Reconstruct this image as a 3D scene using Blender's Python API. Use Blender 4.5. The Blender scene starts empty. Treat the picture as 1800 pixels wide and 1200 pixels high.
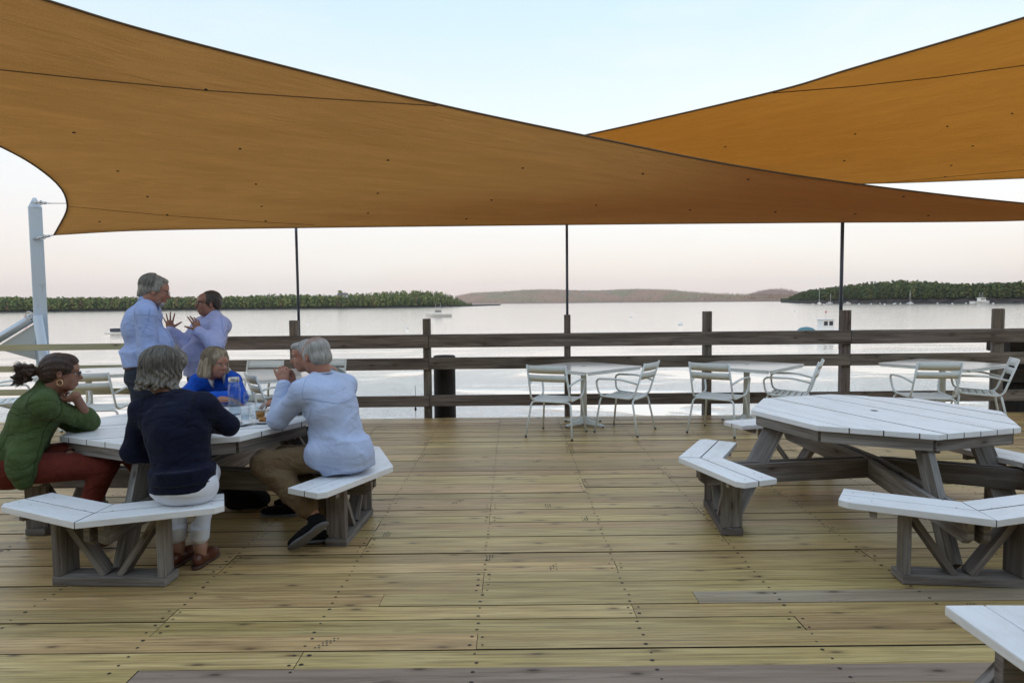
import bpy, bmesh, math, random
import numpy as np
from mathutils import Vector, Matrix
from mathutils.bvhtree import BVHTree
R = math.radians
random.seed(11); np.random.seed(11)
sc = bpy.context.scene
COL = sc.collection

# ------------------------------------------------------------------ camera
F_PX, HOR, ROLL, CAM_H = 1150.0, 532.5, 0.010, 1.6      # focal length in pixels of an 1800 px frame
pitch = math.atan((600 - HOR) / F_PX)
cd = bpy.data.cameras.new('camera'); cam = bpy.data.objects.new('camera', cd); COL.objects.link(cam)
cd.sensor_width = 36.0; cd.lens = 36.0 * F_PX / 1800.0; cd.clip_start = 0.05; cd.clip_end = 60000
fwd = Vector((0, math.cos(pitch), -math.sin(pitch))); up0 = Vector((0, math.sin(pitch), math.cos(pitch))); r0 = Vector((1, 0, 0))
cR = r0 * math.cos(ROLL) - up0 * math.sin(ROLL); cU = up0 * math.cos(ROLL) + r0 * math.sin(ROLL)
m3 = Matrix((cR, cU, -fwd)).transposed()
cam.matrix_world = Matrix.Translation((0, 0, CAM_H)) @ m3.to_4x4()
sc.camera = cam

def ray(px, py):
    return cR * ((px - 900) / F_PX) - cU * ((py - 600) / F_PX) + fwd
def at(px, py, Y):
    d = ray(px, py); t = Y / d.y; return Vector((d.x * t, Y, CAM_H + d.z * t))
def atz(px, py, z):
    d = ray(px, py); t = (z - CAM_H) / d.z; return Vector((d.x * t, d.y * t, z))

# ------------------------------------------------------------------ world: clear dusk sky seen away from the sunset
SUN_EL, SUN_AZ = R(7.0), R(205.0)          # the sun is low behind the camera's left shoulder
w = bpy.data.worlds.new("World"); sc.world = w; w.use_nodes = True
nt = w.node_tree; nt.nodes.clear()
def N(nt, typ, **kw):
    n = nt.nodes.new(typ)
    for k, v in kw.items():
        if k in n.bl_rna.properties: setattr(n, k, v)
        else: n.inputs[k].default_value = v
    return n
def ramp(nt, stops, interp='LINEAR'):
    n = nt.nodes.new('ShaderNodeValToRGB'); e = n.color_ramp.elements; n.color_ramp.interpolation = interp
    while len(e) < len(stops): e.new(0.5)
    for el, (p, c) in zip(e, stops):
        el.position = p; el.color = (*c, 1) if len(c) == 3 else c
    return n
L = nt.links.new
out = N(nt, 'ShaderNodeOutputWorld')
sky = N(nt, 'ShaderNodeTexSky', sky_type='NISHITA', sun_disc=False, sun_elevation=SUN_EL, sun_rotation=SUN_AZ, dust_density=2.0, ozone_density=2.0)
b1 = N(nt, 'ShaderNodeBackground', Strength=0.05); L(sky.outputs[0], b1.inputs[0])
geo = N(nt, 'ShaderNodeNewGeometry'); sep = N(nt, 'ShaderNodeSeparateXYZ'); 
tc = N(nt, 'ShaderNodeTexCoord'); L(tc.outputs['Generated'], sep.inputs[0])
rp = ramp(nt, [(0.0, (.79, .68, .655)), (0.05, (.79, .70, .675)), (0.12, (.80, .745, .73)), (0.24, (.76, .79, .80)), (0.40, (.58, .72, .80)), (0.7, (.66, .84, 1.05)), (1.0, (.64, .82, 1.08))])
L(sep.outputs[2], rp.inputs[0])
mp = N(nt, 'ShaderNodeMapping'); mp.inputs['Scale'].default_value = (1.2, 1.2, 5.0); L(tc.outputs['Generated'], mp.inputs[0])
nz = N(nt, 'ShaderNodeTexNoise', Scale=2.2, Detail=5.0, Roughness=.55, Distortion=.6); L(mp.outputs[0], nz.inputs['Vector'])
cr = ramp(nt, [(0.42, (0, 0, 0)), (0.72, (.45, .45, .45))]); L(nz.outputs[0], cr.inputs[0])
mx = N(nt, 'ShaderNodeMixRGB', blend_type='MIX'); mx.inputs[2].default_value = (.80, .79, .78, 1)
L(cr.outputs[0], mx.inputs[0]); L(rp.outputs[0], mx.inputs[1])
b2 = N(nt, 'ShaderNodeBackground', Strength=1.0); L(mx.outputs[0], b2.inputs[0])
ad = N(nt, 'ShaderNodeAddShader'); L(b1.outputs[0], ad.inputs[0]); L(b2.outputs[0], ad.inputs[1]); L(ad.outputs[0], out.inputs[0])
# last light of the sun, soft and warm
sl = bpy.data.lights.new('sun', 'SUN'); sl.energy = 0.22; sl.angle = R(8); sl.color = (1.0, .72, .50)
so = bpy.data.objects.new('sun', sl); COL.objects.link(so)
sd = Vector((math.sin(SUN_AZ) * math.cos(SUN_EL), math.cos(SUN_AZ) * math.cos(SUN_EL), math.sin(SUN_EL)))
so.rotation_euler = sd.to_track_quat('Z', 'Y').to_euler(); so.location = (0, 0, 60)
sc.view_settings.view_transform = 'Standard'; sc.view_settings.look = 'None'; sc.view_settings.exposure = 0.20; sc.view_settings.gamma = 1.0
sc.cycles.max_bounces = 8; sc.cycles.transparent_max_bounces = 12; sc.cycles.use_denoising = True
sc.cycles.caustics_reflective = False; sc.cycles.caustics_refractive = False

# ------------------------------------------------------------------ object helpers
def tag(o, label=None, cat=None, group=None, kind=None):
    if label: o['label'] = label
    if cat: o['category'] = cat
    if group: o['group'] = group
    if kind: o['kind'] = kind
    return o
def empty(name, loc, rz=0.0, label=None, cat=None, group=None):
    o = bpy.data.objects.new(name, None); COL.objects.link(o); o.location = loc; o.rotation_euler = (0, 0, rz)
    o.empty_display_size = .1
    return tag(o, label, cat, group)
def copy_tree(o, parent=None):
    c = o.copy(); COL.objects.link(c); c.parent = parent
    if parent is not None: c.matrix_parent_inverse = o.matrix_parent_inverse.copy()
    for ch in list(o.children): copy_tree(ch, c)
    return c
def link_mesh(name, me, mats, parent=None, smooth=False, bevel=0.0, wn=False, loc=None):
    o = bpy.data.objects.new(name, me); COL.objects.link(o)
    for m in (mats if isinstance(mats, (list, tuple)) else [mats]): me.materials.append(m)
    if smooth: me.polygons.foreach_set('use_smooth', [True] * len(me.polygons))
    if parent is not None: o.parent = parent
    if loc is not None: o.location = loc
    if bevel:
        b = o.modifiers.new('edge', 'BEVEL'); b.width = bevel; b.segments = 2; b.limit_method = 'ANGLE'; b.angle_limit = R(40)
        b.harden_normals = False
    return o
class MB:
    """collects pieces; build() links ONE mesh object"""
    def __init__(s): s.v = []; s.f = []; s.uv = []; s.rnd = []; s.mi = []; s.sm = []
    def piece(s, verts, faces, fr=None, mi=0, smooth=False, rnd=None):
        b = len(s.v); s.v += [tuple(v) for v in verts]
        r = random.random() if rnd is None else rnd
        if fr is None: fr = (Vector((1, 0, 0)), Vector((0, 1, 0)), Vector((0, 0, 1)))
        off = (random.uniform(0, 60), random.uniform(0, 60))
        ax, ay, az = fr
        for f in faces:
            p = [Vector(verts[i]) for i in f]
            n = Vector((0, 0, 0))
            for i in range(len(p)):
                a, c = p[i], p[(i + 1) % len(p)]; n += a.cross(c)
            nx, ny, nz_ = abs(n.dot(ax)), abs(n.dot(ay)), abs(n.dot(az))
            if nx >= ny and nx >= nz_: ua, va = ay, az            # end grain
            elif ny >= nz_: ua, va = ax, az
            else: ua, va = ax, ay
            s.f.append([b + i for i in f]); s.mi.append(mi); s.sm.append(smooth); s.rnd.append(r)
            s.uv += [(q.dot(ua) + off[0], q.dot(va) + off[1]) for q in p]
        return s
    def box(s, c, size, rot=None, **k):
        c = Vector(c); hx, hy, hz = [q / 2 for q in size]
        ax, ay, az = (Vector((1, 0, 0)), Vector((0, 1, 0)), Vector((0, 0, 1))) if rot is None else (rot @ Vector((1, 0, 0)), rot @ Vector((0, 1, 0)), rot @ Vector((0, 0, 1)))
        V = [c + ax * x * hx + ay * y * hy + az * z * hz for z in (-1, 1) for y in (-1, 1) for x in (-1, 1)]
        Fc = [(0, 2, 3, 1), (4, 5, 7, 6), (0, 1, 5, 4), (2, 6, 7, 3), (0, 4, 6, 2), (1, 3, 7, 5)]
        lens = sorted(zip(size, (ax, ay, az)), key=lambda t: -t[0])
        fr = (lens[0][1], lens[1][1], lens[2][1])
        return s.piece(V, Fc, fr, **k)
    def beam(s, p0, p1, wd, ht, up=(0, 0, 1), **k):
        """box from p0 to p1; wd across, ht along 'up'"""
        p0, p1 = Vector(p0), Vector(p1); x = (p1 - p0).normalized(); y = Vector(up).cross(x).normalized(); z = x.cross(y)
        V = [p + y * a * wd / 2 + z * b * ht / 2 for b in (-1, 1) for a in (-1, 1) for p in (p0, p1)]
        Fc = [(0, 2, 3, 1), (4, 5, 7, 6), (0, 1, 5, 4), (2, 6, 7, 3), (0, 4, 6, 2), (1, 3, 7, 5)]
        return s.piece(V, Fc, (x, y, z), **k)
    def prism(s, poly, z0, z1, along=None, joint=(), jm=2, **k):
        """sides listed in 'joint' are bare grimy wood (material jm)"""
        n = len(poly); m0 = len(s.mi); V = [(p[0], p[1], z0) for p in poly] + [(p[0], p[1], z1) for p in poly]
        Fc = [tuple(range(n - 1, -1, -1)), tuple(range(n, 2 * n))] + [(i, (i + 1) % n, n + (i + 1) % n, n + i) for i in range(n)]
        a = Vector(along).normalized() if along is not None else Vector((1, 0, 0))
        s.piece(V, Fc, (a, Vector((-a.y, a.x, 0)), Vector((0, 0, 1))), **k)
        for j in joint: s.mi[m0 + 2 + j] = jm
        return s
    def tube(s, pts, r, n=8, cap=True, smooth=True, **k):
        pts = [Vector(p) for p in pts]; rr = r if isinstance(r, (list, tuple)) else [r] * len(pts)
        V = []; prev = None
        for i, p in enumerate(pts):
            t = (pts[min(i + 1, len(pts) - 1)] - pts[max(i - 1, 0)]).normalized()
            if prev is None:
                a = t.orthogonal().normalized()
            else:
                a = (prev - t * prev.dot(t)).normalized()
            prev = a; b = t.cross(a)
            V += [p + (a * math.cos(2 * math.pi * j / n) + b * math.sin(2 * math.pi * j / n)) * rr[i] for j in range(n)]
        Fc = [(i * n + j, i * n + (j + 1) % n, (i + 1) * n + (j + 1) % n, (i + 1) * n + j) for i in range(len(pts) - 1) for j in range(n)]
        d = (pts[-1] - pts[0]); d = d.normalized() if d.length > 1e-6 else Vector((0, 0, 1)); o1 = d.orthogonal().normalized()
        s.piece(V, Fc, (d, o1, d.cross(o1)), smooth=smooth, **k)
        if cap:
            b = len(s.v) - len(V)
            for idx in (list(range(n - 1, -1, -1)), [(len(pts) - 1) * n + j for j in range(n)]):
                s.f.append([b + i for i in idx]); s.mi.append(k.get('mi', 0)); s.sm.append(False); s.rnd.append(0.5); s.uv += [(0, 0)] * n
        return s
    def lathe(s, prof, n=20, c=(0, 0, 0), **k):
        c = Vector(c); V = []; Fc = []
        for (r, z) in prof: V += [c + Vector((r * math.cos(2 * math.pi * j / n), r * math.sin(2 * math.pi * j / n), z)) for j in range(n)]
        for i in range(len(prof) - 1):
            for j in range(n): Fc.append((i * n + j, i * n + (j + 1) % n, (i + 1) * n + (j + 1) % n, (i + 1) * n + j))
        k.setdefault('smooth', True)
        return s.piece(V, Fc, None, **k)
    def build(s, name, mats, parent=None, bevel=0.0, smooth=None, loc=None):
        me = bpy.data.meshes.new(name); me.from_pydata(s.v, [], s.f); 
        uvl = me.uv_layers.new(name='UVMap'); uvl.data.foreach_set('uv', np.array(s.uv, dtype=np.float32).ravel())
        at_ = me.attributes.new('rnd', 'FLOAT', 'FACE'); at_.data.foreach_set('value', s.rnd)
        o = link_mesh(name, me, mats, parent, bevel=bevel, loc=loc)
        me.polygons.foreach_set('material_index', s.mi)
        me.polygons.foreach_set('use_smooth', s.sm if smooth is None else [smooth] * len(s.f))
        me.update(); return o
def arc_pts(pts, rad, n=5):
    """polyline with its inner corners rounded"""
    pts = [Vector(p) for p in pts]; o = [pts[0]]
    for i in range(1, len(pts) - 1):
        a, b, c = pts[i - 1], pts[i], pts[i + 1]
        r_ = min(rad, (a - b).length * .48, (c - b).length * .48)
        p, q = b + (a - b).normalized() * r_, b + (c - b).normalized() * r_
        for k in range(n + 1):
            t = k / n; o.append(p * (1 - t) ** 2 + b * 2 * t * (1 - t) + q * t * t)
    o.append(pts[-1]); return o

# ------------------------------------------------------------------ materials
def mat(name, color=(.5, .5, .5), rough=.5, metal=0.0, spec=.5, **kw):
    m = bpy.data.materials.new(name); m.use_nodes = True; nt = m.node_tree
    b = nt.nodes['Principled BSDF']; b.inputs['Base Color'].default_value = (*color, 1); b.inputs['Roughness'].default_value = rough
    b.inputs['Metallic'].default_value = metal; b.inputs['Specular IOR Level'].default_value = spec
    for k, v in kw.items(): b.inputs[k].default_value = v
    return m, nt, b
def bump(nt, b, h, dist=.01, strength=.5):
    n = N(nt, 'ShaderNodeBump', Strength=strength, Distance=dist); nt.links.new(h, n.inputs['Height']); nt.links.new(n.outputs[0], b.inputs['Normal']); return n
def mathn(nt, op, a, b=None, c=None):
    n = nt.nodes.new('ShaderNodeMath'); n.operation = op
    for i, x in enumerate((a, b, c)):
        if x is None: continue
        if isinstance(x, (int, float)): n.inputs[i].default_value = x
        else: nt.links.new(x, n.inputs[i])
    return n.outputs[0]
def mixc(nt, fac, a, b, blend='MIX'):
    n = nt.nodes.new('ShaderNodeMixRGB'); n.blend_type = blend
    for i, x in enumerate((fac, a, b)):
        if isinstance(x, (int, float)): n.inputs[i].default_value = x
        elif isinstance(x, tuple): n.inputs[i].default_value = (*x, 1)
        else: nt.links.new(x, n.inputs[i])
    return n.outputs[0]
def noise(nt, vec, scale=(1, 1, 1), s=1.0, detail=4, rough=.55, dist=0.0, out=0):
    m = N(nt, 'ShaderNodeMapping'); m.inputs['Scale'].default_value = scale
    nt.links.new(vec, m.inputs[0]); n = N(nt, 'ShaderNodeTexNoise', Scale=s, Detail=detail, Roughness=rough, Distortion=dist)
    nt.links.new(m.outputs[0], n.inputs['Vector']); return n.outputs[out]
def rampo(nt, fac, stops):
    n = ramp(nt, stops); nt.links.new(fac, n.inputs[0]); return n.outputs[0]
def uvo(nt): return N(nt, 'ShaderNodeTexCoord').outputs['UV']
def obo(nt): return N(nt, 'ShaderNodeTexCoord').outputs['Object']
def attr(nt, name='rnd'): return N(nt, 'ShaderNodeAttribute', attribute_name=name).outputs['Fac']
def oirand(nt): return nt.nodes.new('ShaderNodeObjectInfo').outputs['Random']

def wood(name, c1, c2, c3, grain=(1.6, 34, 1), rough=.75, spec=.35, knots=True, vary=(.44, .035), fine=0.0, knot_c=(.05, .03, .018), bstr=.5, grain_amt=1.0):
    m, nt, b = mat(name, rough=rough, spec=spec); uv = uvo(nt)
    g = noise(nt, uv, grain, 1.0, 5, .6, .4); g2 = noise(nt, uv, (grain[0] * .5, grain[1] * .28, 1), 1.0, 4, .5, 1.2)
    col = rampo(nt, g2, [(.3, c1), (.7, c2)])
    col = mixc(nt, rampo(nt, g, [(.45, (0, 0, 0)), (.75, (.55 * grain_amt,) * 3)]), col, c3)
    if fine:
        gf = noise(nt, uv, (2.2, 75, 1), 1.0, 4, .65, .3); gf2 = noise(nt, uv, (.7, 60, 1), 1.0, 3, .6, .8)
        col = mixc(nt, rampo(nt, gf, [(.48, (0, 0, 0)), (.66, (fine,) * 3)]), col, c3); col = mixc(nt, rampo(nt, gf2, [(.50, (0, 0, 0)), (.64, (fine * .6,) * 3)]), col, c3)
    r = attr(nt)
    val = mathn(nt, 'MULTIPLY_ADD', r, vary[0], 1.0 - vary[0] / 2)
    vv = N(nt, 'ShaderNodeHueSaturation'); nt.links.new(val, vv.inputs['Value']); nt.links.new(col, vv.inputs['Color'])
    nt.links.new(mathn(nt, 'MULTIPLY_ADD', mathn(nt, 'FRACT', mathn(nt, 'MULTIPLY', r, 7.3)), vary[1], .5 - vary[1] / 2), vv.inputs['Hue'])
    col = vv.outputs[0]
    if knots:
        mpn = N(nt, 'ShaderNodeMapping'); mpn.inputs['Scale'].default_value = (2.3, 7.0, 1); nt.links.new(uv, mpn.inputs[0])
        vo = N(nt, 'ShaderNodeTexVoronoi', Scale=1.0, Randomness=1.0, feature='F1', voronoi_dimensions='2D'); nt.links.new(mpn.outputs[0], vo.inputs['Vector'])
        k = rampo(nt, vo.outputs['Distance'], [(.03, (1, 1, 1)), (.09, (.3, .3, .3)), (.20, (0, 0, 0))])
        sepc = N(nt, 'ShaderNodeSeparateColor'); nt.links.new(vo.outputs['Color'], sepc.inputs[0])
        pick = mathn(nt, 'GREATER_THAN', sepc.outputs[0], .58)
        col = mixc(nt, mathn(nt, 'MULTIPLY', mathn(nt, 'MULTIPLY', k, pick), .85), col, knot_c)
        sm = noise(nt, uv, (1.1, 16, 1), 1.0, 5, .7, 1.5)
        col = mixc(nt, rampo(nt, sm, [(.60, (0, 0, 0)), (.70, (.55, .55, .55))]), col, knot_c)
        sm2 = noise(nt, uv, (9, 60, 1), 1.0, 3, .6, .6)
        col = mixc(nt, rampo(nt, sm2, [(.70, (0, 0, 0)), (.76, (.6, .6, .6))]), col, knot_c)
    nt.links.new(col, b.inputs['Base Color'])
    bump(nt, b, g, .004, bstr)
    return m
M = {}
M['deck'] = wood('pine_boards', (.47, .318, .118), (.62, .448, .205), (.16, .10, .046), knots=True, knot_c=(.10, .06, .03), bstr=.35, grain_amt=1.0, rough=.40, spec=.42, vary=(.46, .022), fine=.62)
M['deck_old'] = wood('old_boards', (.25, .185, .125), (.34, .265, .19), (.12, .085, .058), knots=True, grain_amt=1.2)
M['grey_wood'] = wood('weathered_wood', (.135, .110, .090), (.31, .27, .235), (.036, .028, .021), grain=(1.3, 20, 1), grain_amt=1.5, fine=.5)
M['frame_wood'] = wood('picnic_frame_wood', (.145, .122, .103), (.33, .305, .285), (.055, .042, .032), grain=(2.0, 30, 1), grain_amt=1.2, fine=.4)
M['new_rail'] = wood('new_rail_wood', (.30, .29, .19), (.40, .40, .29), (.24, .22, .13), bstr=.2, grain_amt=.7)
M['pile'] = wood('pile_wood', (.020, .015, .011), (.045, .036, .028), (.010, .008, .006), grain=(2, 30, 1), knots=False)
# white paint on wood: clean, faint grain and scuffs
m, nt, b = mat('white_paint', (.76, .76, .75), .42, spec=.4); uv = uvo(nt)
g = noise(nt, uv, (1.5, 40, 1), 1, 5, .6, .3); s1 = noise(nt, uv, (3, 9, 1), 1, 6, .7, .5)
c = mixc(nt, rampo(nt, s1, [(.46, (0, 0, 0)), (.72, (.62, .62, .62))]), (.83, .83, .83), (.64, .62, .58))
s2 = noise(nt, uv, (24, 60, 1), 1, 2, .5)
c = mixc(nt, rampo(nt, s2, [(.74, (0, 0, 0)), (.80, (.75, .75, .75))]), c, (.42, .37, .30))
nt.links.new(c, b.inputs['Base Color']); bump(nt, b, g, .004, .6); M['white'] = m
m, nt, b = mat('chair_paint', (.62, .71, .73), .34, spec=.5); M['chair'] = m
nt.links.new(mixc(nt, noise(nt, obo(nt), (1, 1, 1), 14, 3), (.71, .78, .79), (.78, .83, .84)), b.inputs['Base Color'])
M['table_top'] = mat('cafe_table_top', (.80, .80, .78), .16, spec=.5)[0]
M['black'] = mat('black_plastic', (.015, .015, .016), .5)[0]
M['board_edge'] = mat('board_edge_dark', (.045, .032, .018), .9)[0]  # near-black board sides, so the gaps read as dark lines
M['nail'] = mat('nail_head', (.022, .017, .012), .6)[0]
M['stamp'] = mat('stamp_ink', (.06, .065, .05), .8)[0]
M['steel'] = mat('galvanised_steel', (.50, .53, .55), .38, .75)[0]
M['darkpole'] = mat('dark_metal_pole', (.085, .10, .125), .45, .5)[0]
m, nt, b = mat('mast_paint', (.60, .68, .76), .4); 
nt.links.new(mixc(nt, rampo(nt, noise(nt, obo(nt), (9, 9, 3), 1, 5, .7), [(.60, (0, 0, 0)), (.68, (1, 1, 1))]), (.58, .67, .76), (.46, .53, .60)), b.inputs['Base Color']); M['mast'] = m
# ================================================================== SETTING
DECK_EDGE = 9.12
DX0, DX1, DY0 = -13.0, 13.0, -3.6
PITCH = 0.147
mbd = MB()
joists = [round(-13 + .8 * i + .02, 3) for i in range(34)]
rows = int((DECK_EDGE - DY0) / PITCH)
row_y0 = DECK_EDGE - rows * PITCH
old_y = [atz(900, 1190, 0).y, atz(1500, 1043, 0).y]
nails = []
stamps = []
rr = random.Random(5)
for i in range(rows):
    y0 = row_y0 + i * PITCH; y1 = y0 + PITCH - rr.choice([.0028, .0035, .004, .005, .009, .0045])
    x = DX0; yc = (y0 + y1) / 2
    is_old_near = abs(yc - old_y[0]) < PITCH * .5; is_old_mid = abs(yc - old_y[1]) < PITCH * .5
    cuts = [DX0]
    k = rr.randrange(0, 4)
    while k < len(joists) - 1:
        k += rr.choice([3, 4, 4, 5, 6, 6]); 
        if k < len(joists): cuts.append(joists[k])
    cuts.append(DX1)
    if is_old_near: cuts = [DX0, -4.3, -1.66, 3.9, DX1]
    if is_old_mid: cuts = [DX0, -4.9, -.72, .98, 4.9, DX1]
    for a, c in zip(cuts[:-1], cuts[1:]):
        if c - a < .3: continue
        dz = rr.uniform(-.003, .003); 
        old = (is_old_near and a > -2) or (is_old_mid and a > .9) or rr.random() < .004
        t = rr.random() 
        x0, x1 = a + .0015, c - .0015
        jy = rr.uniform(-.0012, .0012)
        V = [(x0, y0 + jy, -.038 + dz), (x1, y0 + jy, -.038 + dz), (x1, y1 + jy, -.038 + dz), (x0, y1 + jy, -.038 + dz), (x0, y0 + jy, dz), (x1, y0 + jy, dz), (x1, y1 + jy, dz), (x0, y1 + jy, dz)]
        mbd.piece(V, [(0, 3, 2, 1), (4, 5, 6, 7)], mi=1 if old else 0, rnd=t)
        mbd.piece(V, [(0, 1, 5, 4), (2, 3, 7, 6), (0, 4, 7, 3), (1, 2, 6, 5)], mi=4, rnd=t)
        for j in joists:
            if a - .01 <= j <= c + .01:
                js = [j]
                if abs(j - a) < .02: js = [j + .03]
                elif abs(j - c) < .02: js = [j - .03]
                for jx in js:
                    for fy in (.24, .76): nails.append((jx + rr.uniform(-.008, .008), y0 + PITCH * fy + rr.uniform(-.008, .008), dz, rr.uniform(.005, .0095)))
        if rr.random() < .22 and y0 > 1.5:
            stamps.append((rr.uniform(x0 + .3, x1 - .3), yc, dz, rr.choice([0, 0, 0, .6, -.5]), rr.uniform(.6, 1)))
for (x, y, z, r_) in nails:
    if not (1.4 < y < 9.2 and abs(x) < y + 1): continue
    n = 8; V = [(x + r_ * 1.2 * math.cos(2 * math.pi * j / n), y + r_ * math.sin(2 * math.pi * j / n), z + .0012) for j in range(n)]
    mbd.piece(V, [tuple(range(n))], mi=2)
for (x, y, z, a, s_) in stamps:       # faint ink of the lumber yard on the boards: three columns of small strokes
    for cx in (-.018, 0, .018):
        for k in range(5):
            if rr.random() < .25: continue
            yy = y - .045 + k * .0205; ww, hh = .0045, .007 * s_
            V = [(x + cx + a * (yy - y) + dx * ww, yy + dy * hh, z + .0010) for dx, dy in ((-1, -1), (1, -1), (1, 1), (-1, 1))]
            mbd.piece(V, [(0, 1, 2, 3)], mi=3)
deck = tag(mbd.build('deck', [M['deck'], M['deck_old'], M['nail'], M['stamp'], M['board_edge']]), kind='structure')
# joists and fascia that carry the deck
mbj = MB()
for i in range(int((DX1 - DX0) / .8)): mbj.beam((DX0 + .42 + .8 * i, DY0, -.14), (DX0 + .42 + .8 * i, DECK_EDGE - .06, -.14), .045, .19)
mbj.beam((DX0, DECK_EDGE - .028, -.145), (DX1, DECK_EDGE - .028, -.145), .045, .2)
tag(mbj.build('deck_substructure', M['deck']), kind='structure')

# ---------------- water
WZ = -3.1
m, nt, b = mat('water', (.95, .905, .86), .12, metal=.88, spec=.5)
b.inputs['IOR'].default_value = 2.3; b.inputs['Specular IOR Level'].default_value = .8
ob = N(nt, 'ShaderNodeNewGeometry').outputs['Position']
n1 = noise(nt, ob, (.9, 2.2, 1), 1.0, 4, .6, .3); n2 = noise(nt, ob, (.10, .35, 1), 1.0, 3, .5)
n3 = noise(nt, ob, (3.5, 7.5, 1), 1.0, 3, .6, .5)
patch = rampo(nt, noise(nt, ob, (.09, .16, 1), 1.0, 3, .55, .4), [(.44, (0, 0, 0)), (.56, (1, 1, 1))])
ln = N(nt, 'ShaderNodeVectorMath', operation='LENGTH'); nt.links.new(ob, ln.inputs[0])
near = rampo(nt, mathn(nt, 'DIVIDE', ln.outputs['Value'], 100.0), [(.16, (0, 0, 0)), (.19, (1, 1, 1)), (.30, (1, 1, 1)), (.50, (.08, .08, .08))])
rip = mathn(nt, 'MULTIPLY', mathn(nt, 'MULTIPLY', n3, near), patch)
h = mathn(nt, 'ADD', mathn(nt, 'ADD', mathn(nt, 'MULTIPLY', n1, .05), mathn(nt, 'MULTIPLY', n2, .12)), mathn(nt, 'MULTIPLY', rip, 1.1))
bp = bump(nt, b, h, 1.0, .26)
b.inputs['Metallic'].default_value = 1.0; b.inputs['Base Color'].default_value = (.97, .925, .88, 1)
lw = N(nt, 'ShaderNodeLayerWeight', Blend=.5); nt.links.new(bp.outputs[0], lw.inputs['Normal'])
df = N(nt, 'ShaderNodeBsdfDiffuse'); df.inputs[0].default_value = (.16, .19, .20, 1); mxs = nt.nodes.new('ShaderNodeMixShader')
nt.links.new(rampo(nt, lw.outputs['Facing'], [(.30, (.25, .25, .25)), (.56, (.6, .6, .6)), (.74, (1, 1, 1))]), mxs.inputs[0]); nt.links.new(df.outputs[0], mxs.inputs[1]); nt.links.new(b.outputs[0], mxs.inputs[2]); nt.links.new(mxs.outputs[0], nt.nodes['Material Output'].inputs[0])
mbw = MB(); 
V = [(-30000, 5, WZ), (30000, 5, WZ), (30000, 45000, WZ), (-30000, 45000, WZ)]
me = bpy.data.meshes.new('water'); me.from_pydata([(-16000, -40, WZ), (16000, -40, WZ), (16000, 8100, WZ), (-16000, 8100, WZ)], [], [(0, 1, 2, 3)])
tag(link_mesh('water', me, m), kind='structure')

# ---------------- far land, rock shore and woods
def shore_pt(px, py): 
    return atz(px, py, WZ)
def lerp_prof(prof, x):
    for (a, ya), (c, yc) in zip(prof[:-1], prof[1:]):
        if a <= x <= c: return ya + (yc - ya) * (x - a) / (c - a)
    return prof[0][1] if x < prof[0][0] else prof[-1][1]
def land_mat(name, c1, c2, sc_=.02):
    m, nt, b = mat(name, c1, .9, spec=.1); p = N(nt, 'ShaderNodeNewGeometry').outputs['Position']
    nt.links.new(mixc(nt, rampo(nt, noise(nt, p, (1, 1, 1), sc_, 5, .65), [(.4, (0, 0, 0)), (.6, (1, 1, 1))]), c1, c2), b.inputs['Base Color']); return m
M['rock'] = land_mat('shore_rock', (.030, .026, .025), (.075, .063, .055), .12)
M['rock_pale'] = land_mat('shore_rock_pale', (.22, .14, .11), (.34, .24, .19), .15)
M['soil'] = land_mat('forest_floor', (.035, .035, .018), (.05, .042, .024))
def foliage(name, stops, sat=1.0):
    m, nt, b = mat(name, (.05, .08, .03), .85, spec=.15); r = attr(nt)
    c = rampo(nt, r, stops); p = N(nt, 'ShaderNodeNewGeometry').outputs['Position']
    c = mixc(nt, rampo(nt, noise(nt, p, (1, 1, .6), .22, 3), [(.45, (0, 0, 0)), (.7, (.4, .4, .4))]), c, (.045, .06, .028))
    nt.links.new(c, b.inputs['Base Color']); return m
M['wood_left'] = foliage('mixed_wood_foliage', [(0, (.08, .12, .060)), (.28, (.13, .18, .070)), (.5, (.27, .285, .095)), (.68, (.16, .20, .08)), (.82, (.21, .15, .085)), (1, (.24, .18, .10))])
M['wood_island'] = foliage('island_wood_foliage', [(0, (.045, .070, .032)), (.4, (.070, .100, .040)), (.75, (.105, .130, .045)), (1, (.145, .145, .055))])
M['wood_far'] = foliage('far_wood_foliage', [(0, (.26, .16, .11)), (.4, (.40, .21, .145)), (.7, (.19, .20, .095)), (1, (.46, .26, .17))])  # reddish afterglow on the far hills is put into these colours
M['bark'] = mat('bark', (.09, .07, .055), .9)[0]

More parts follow.
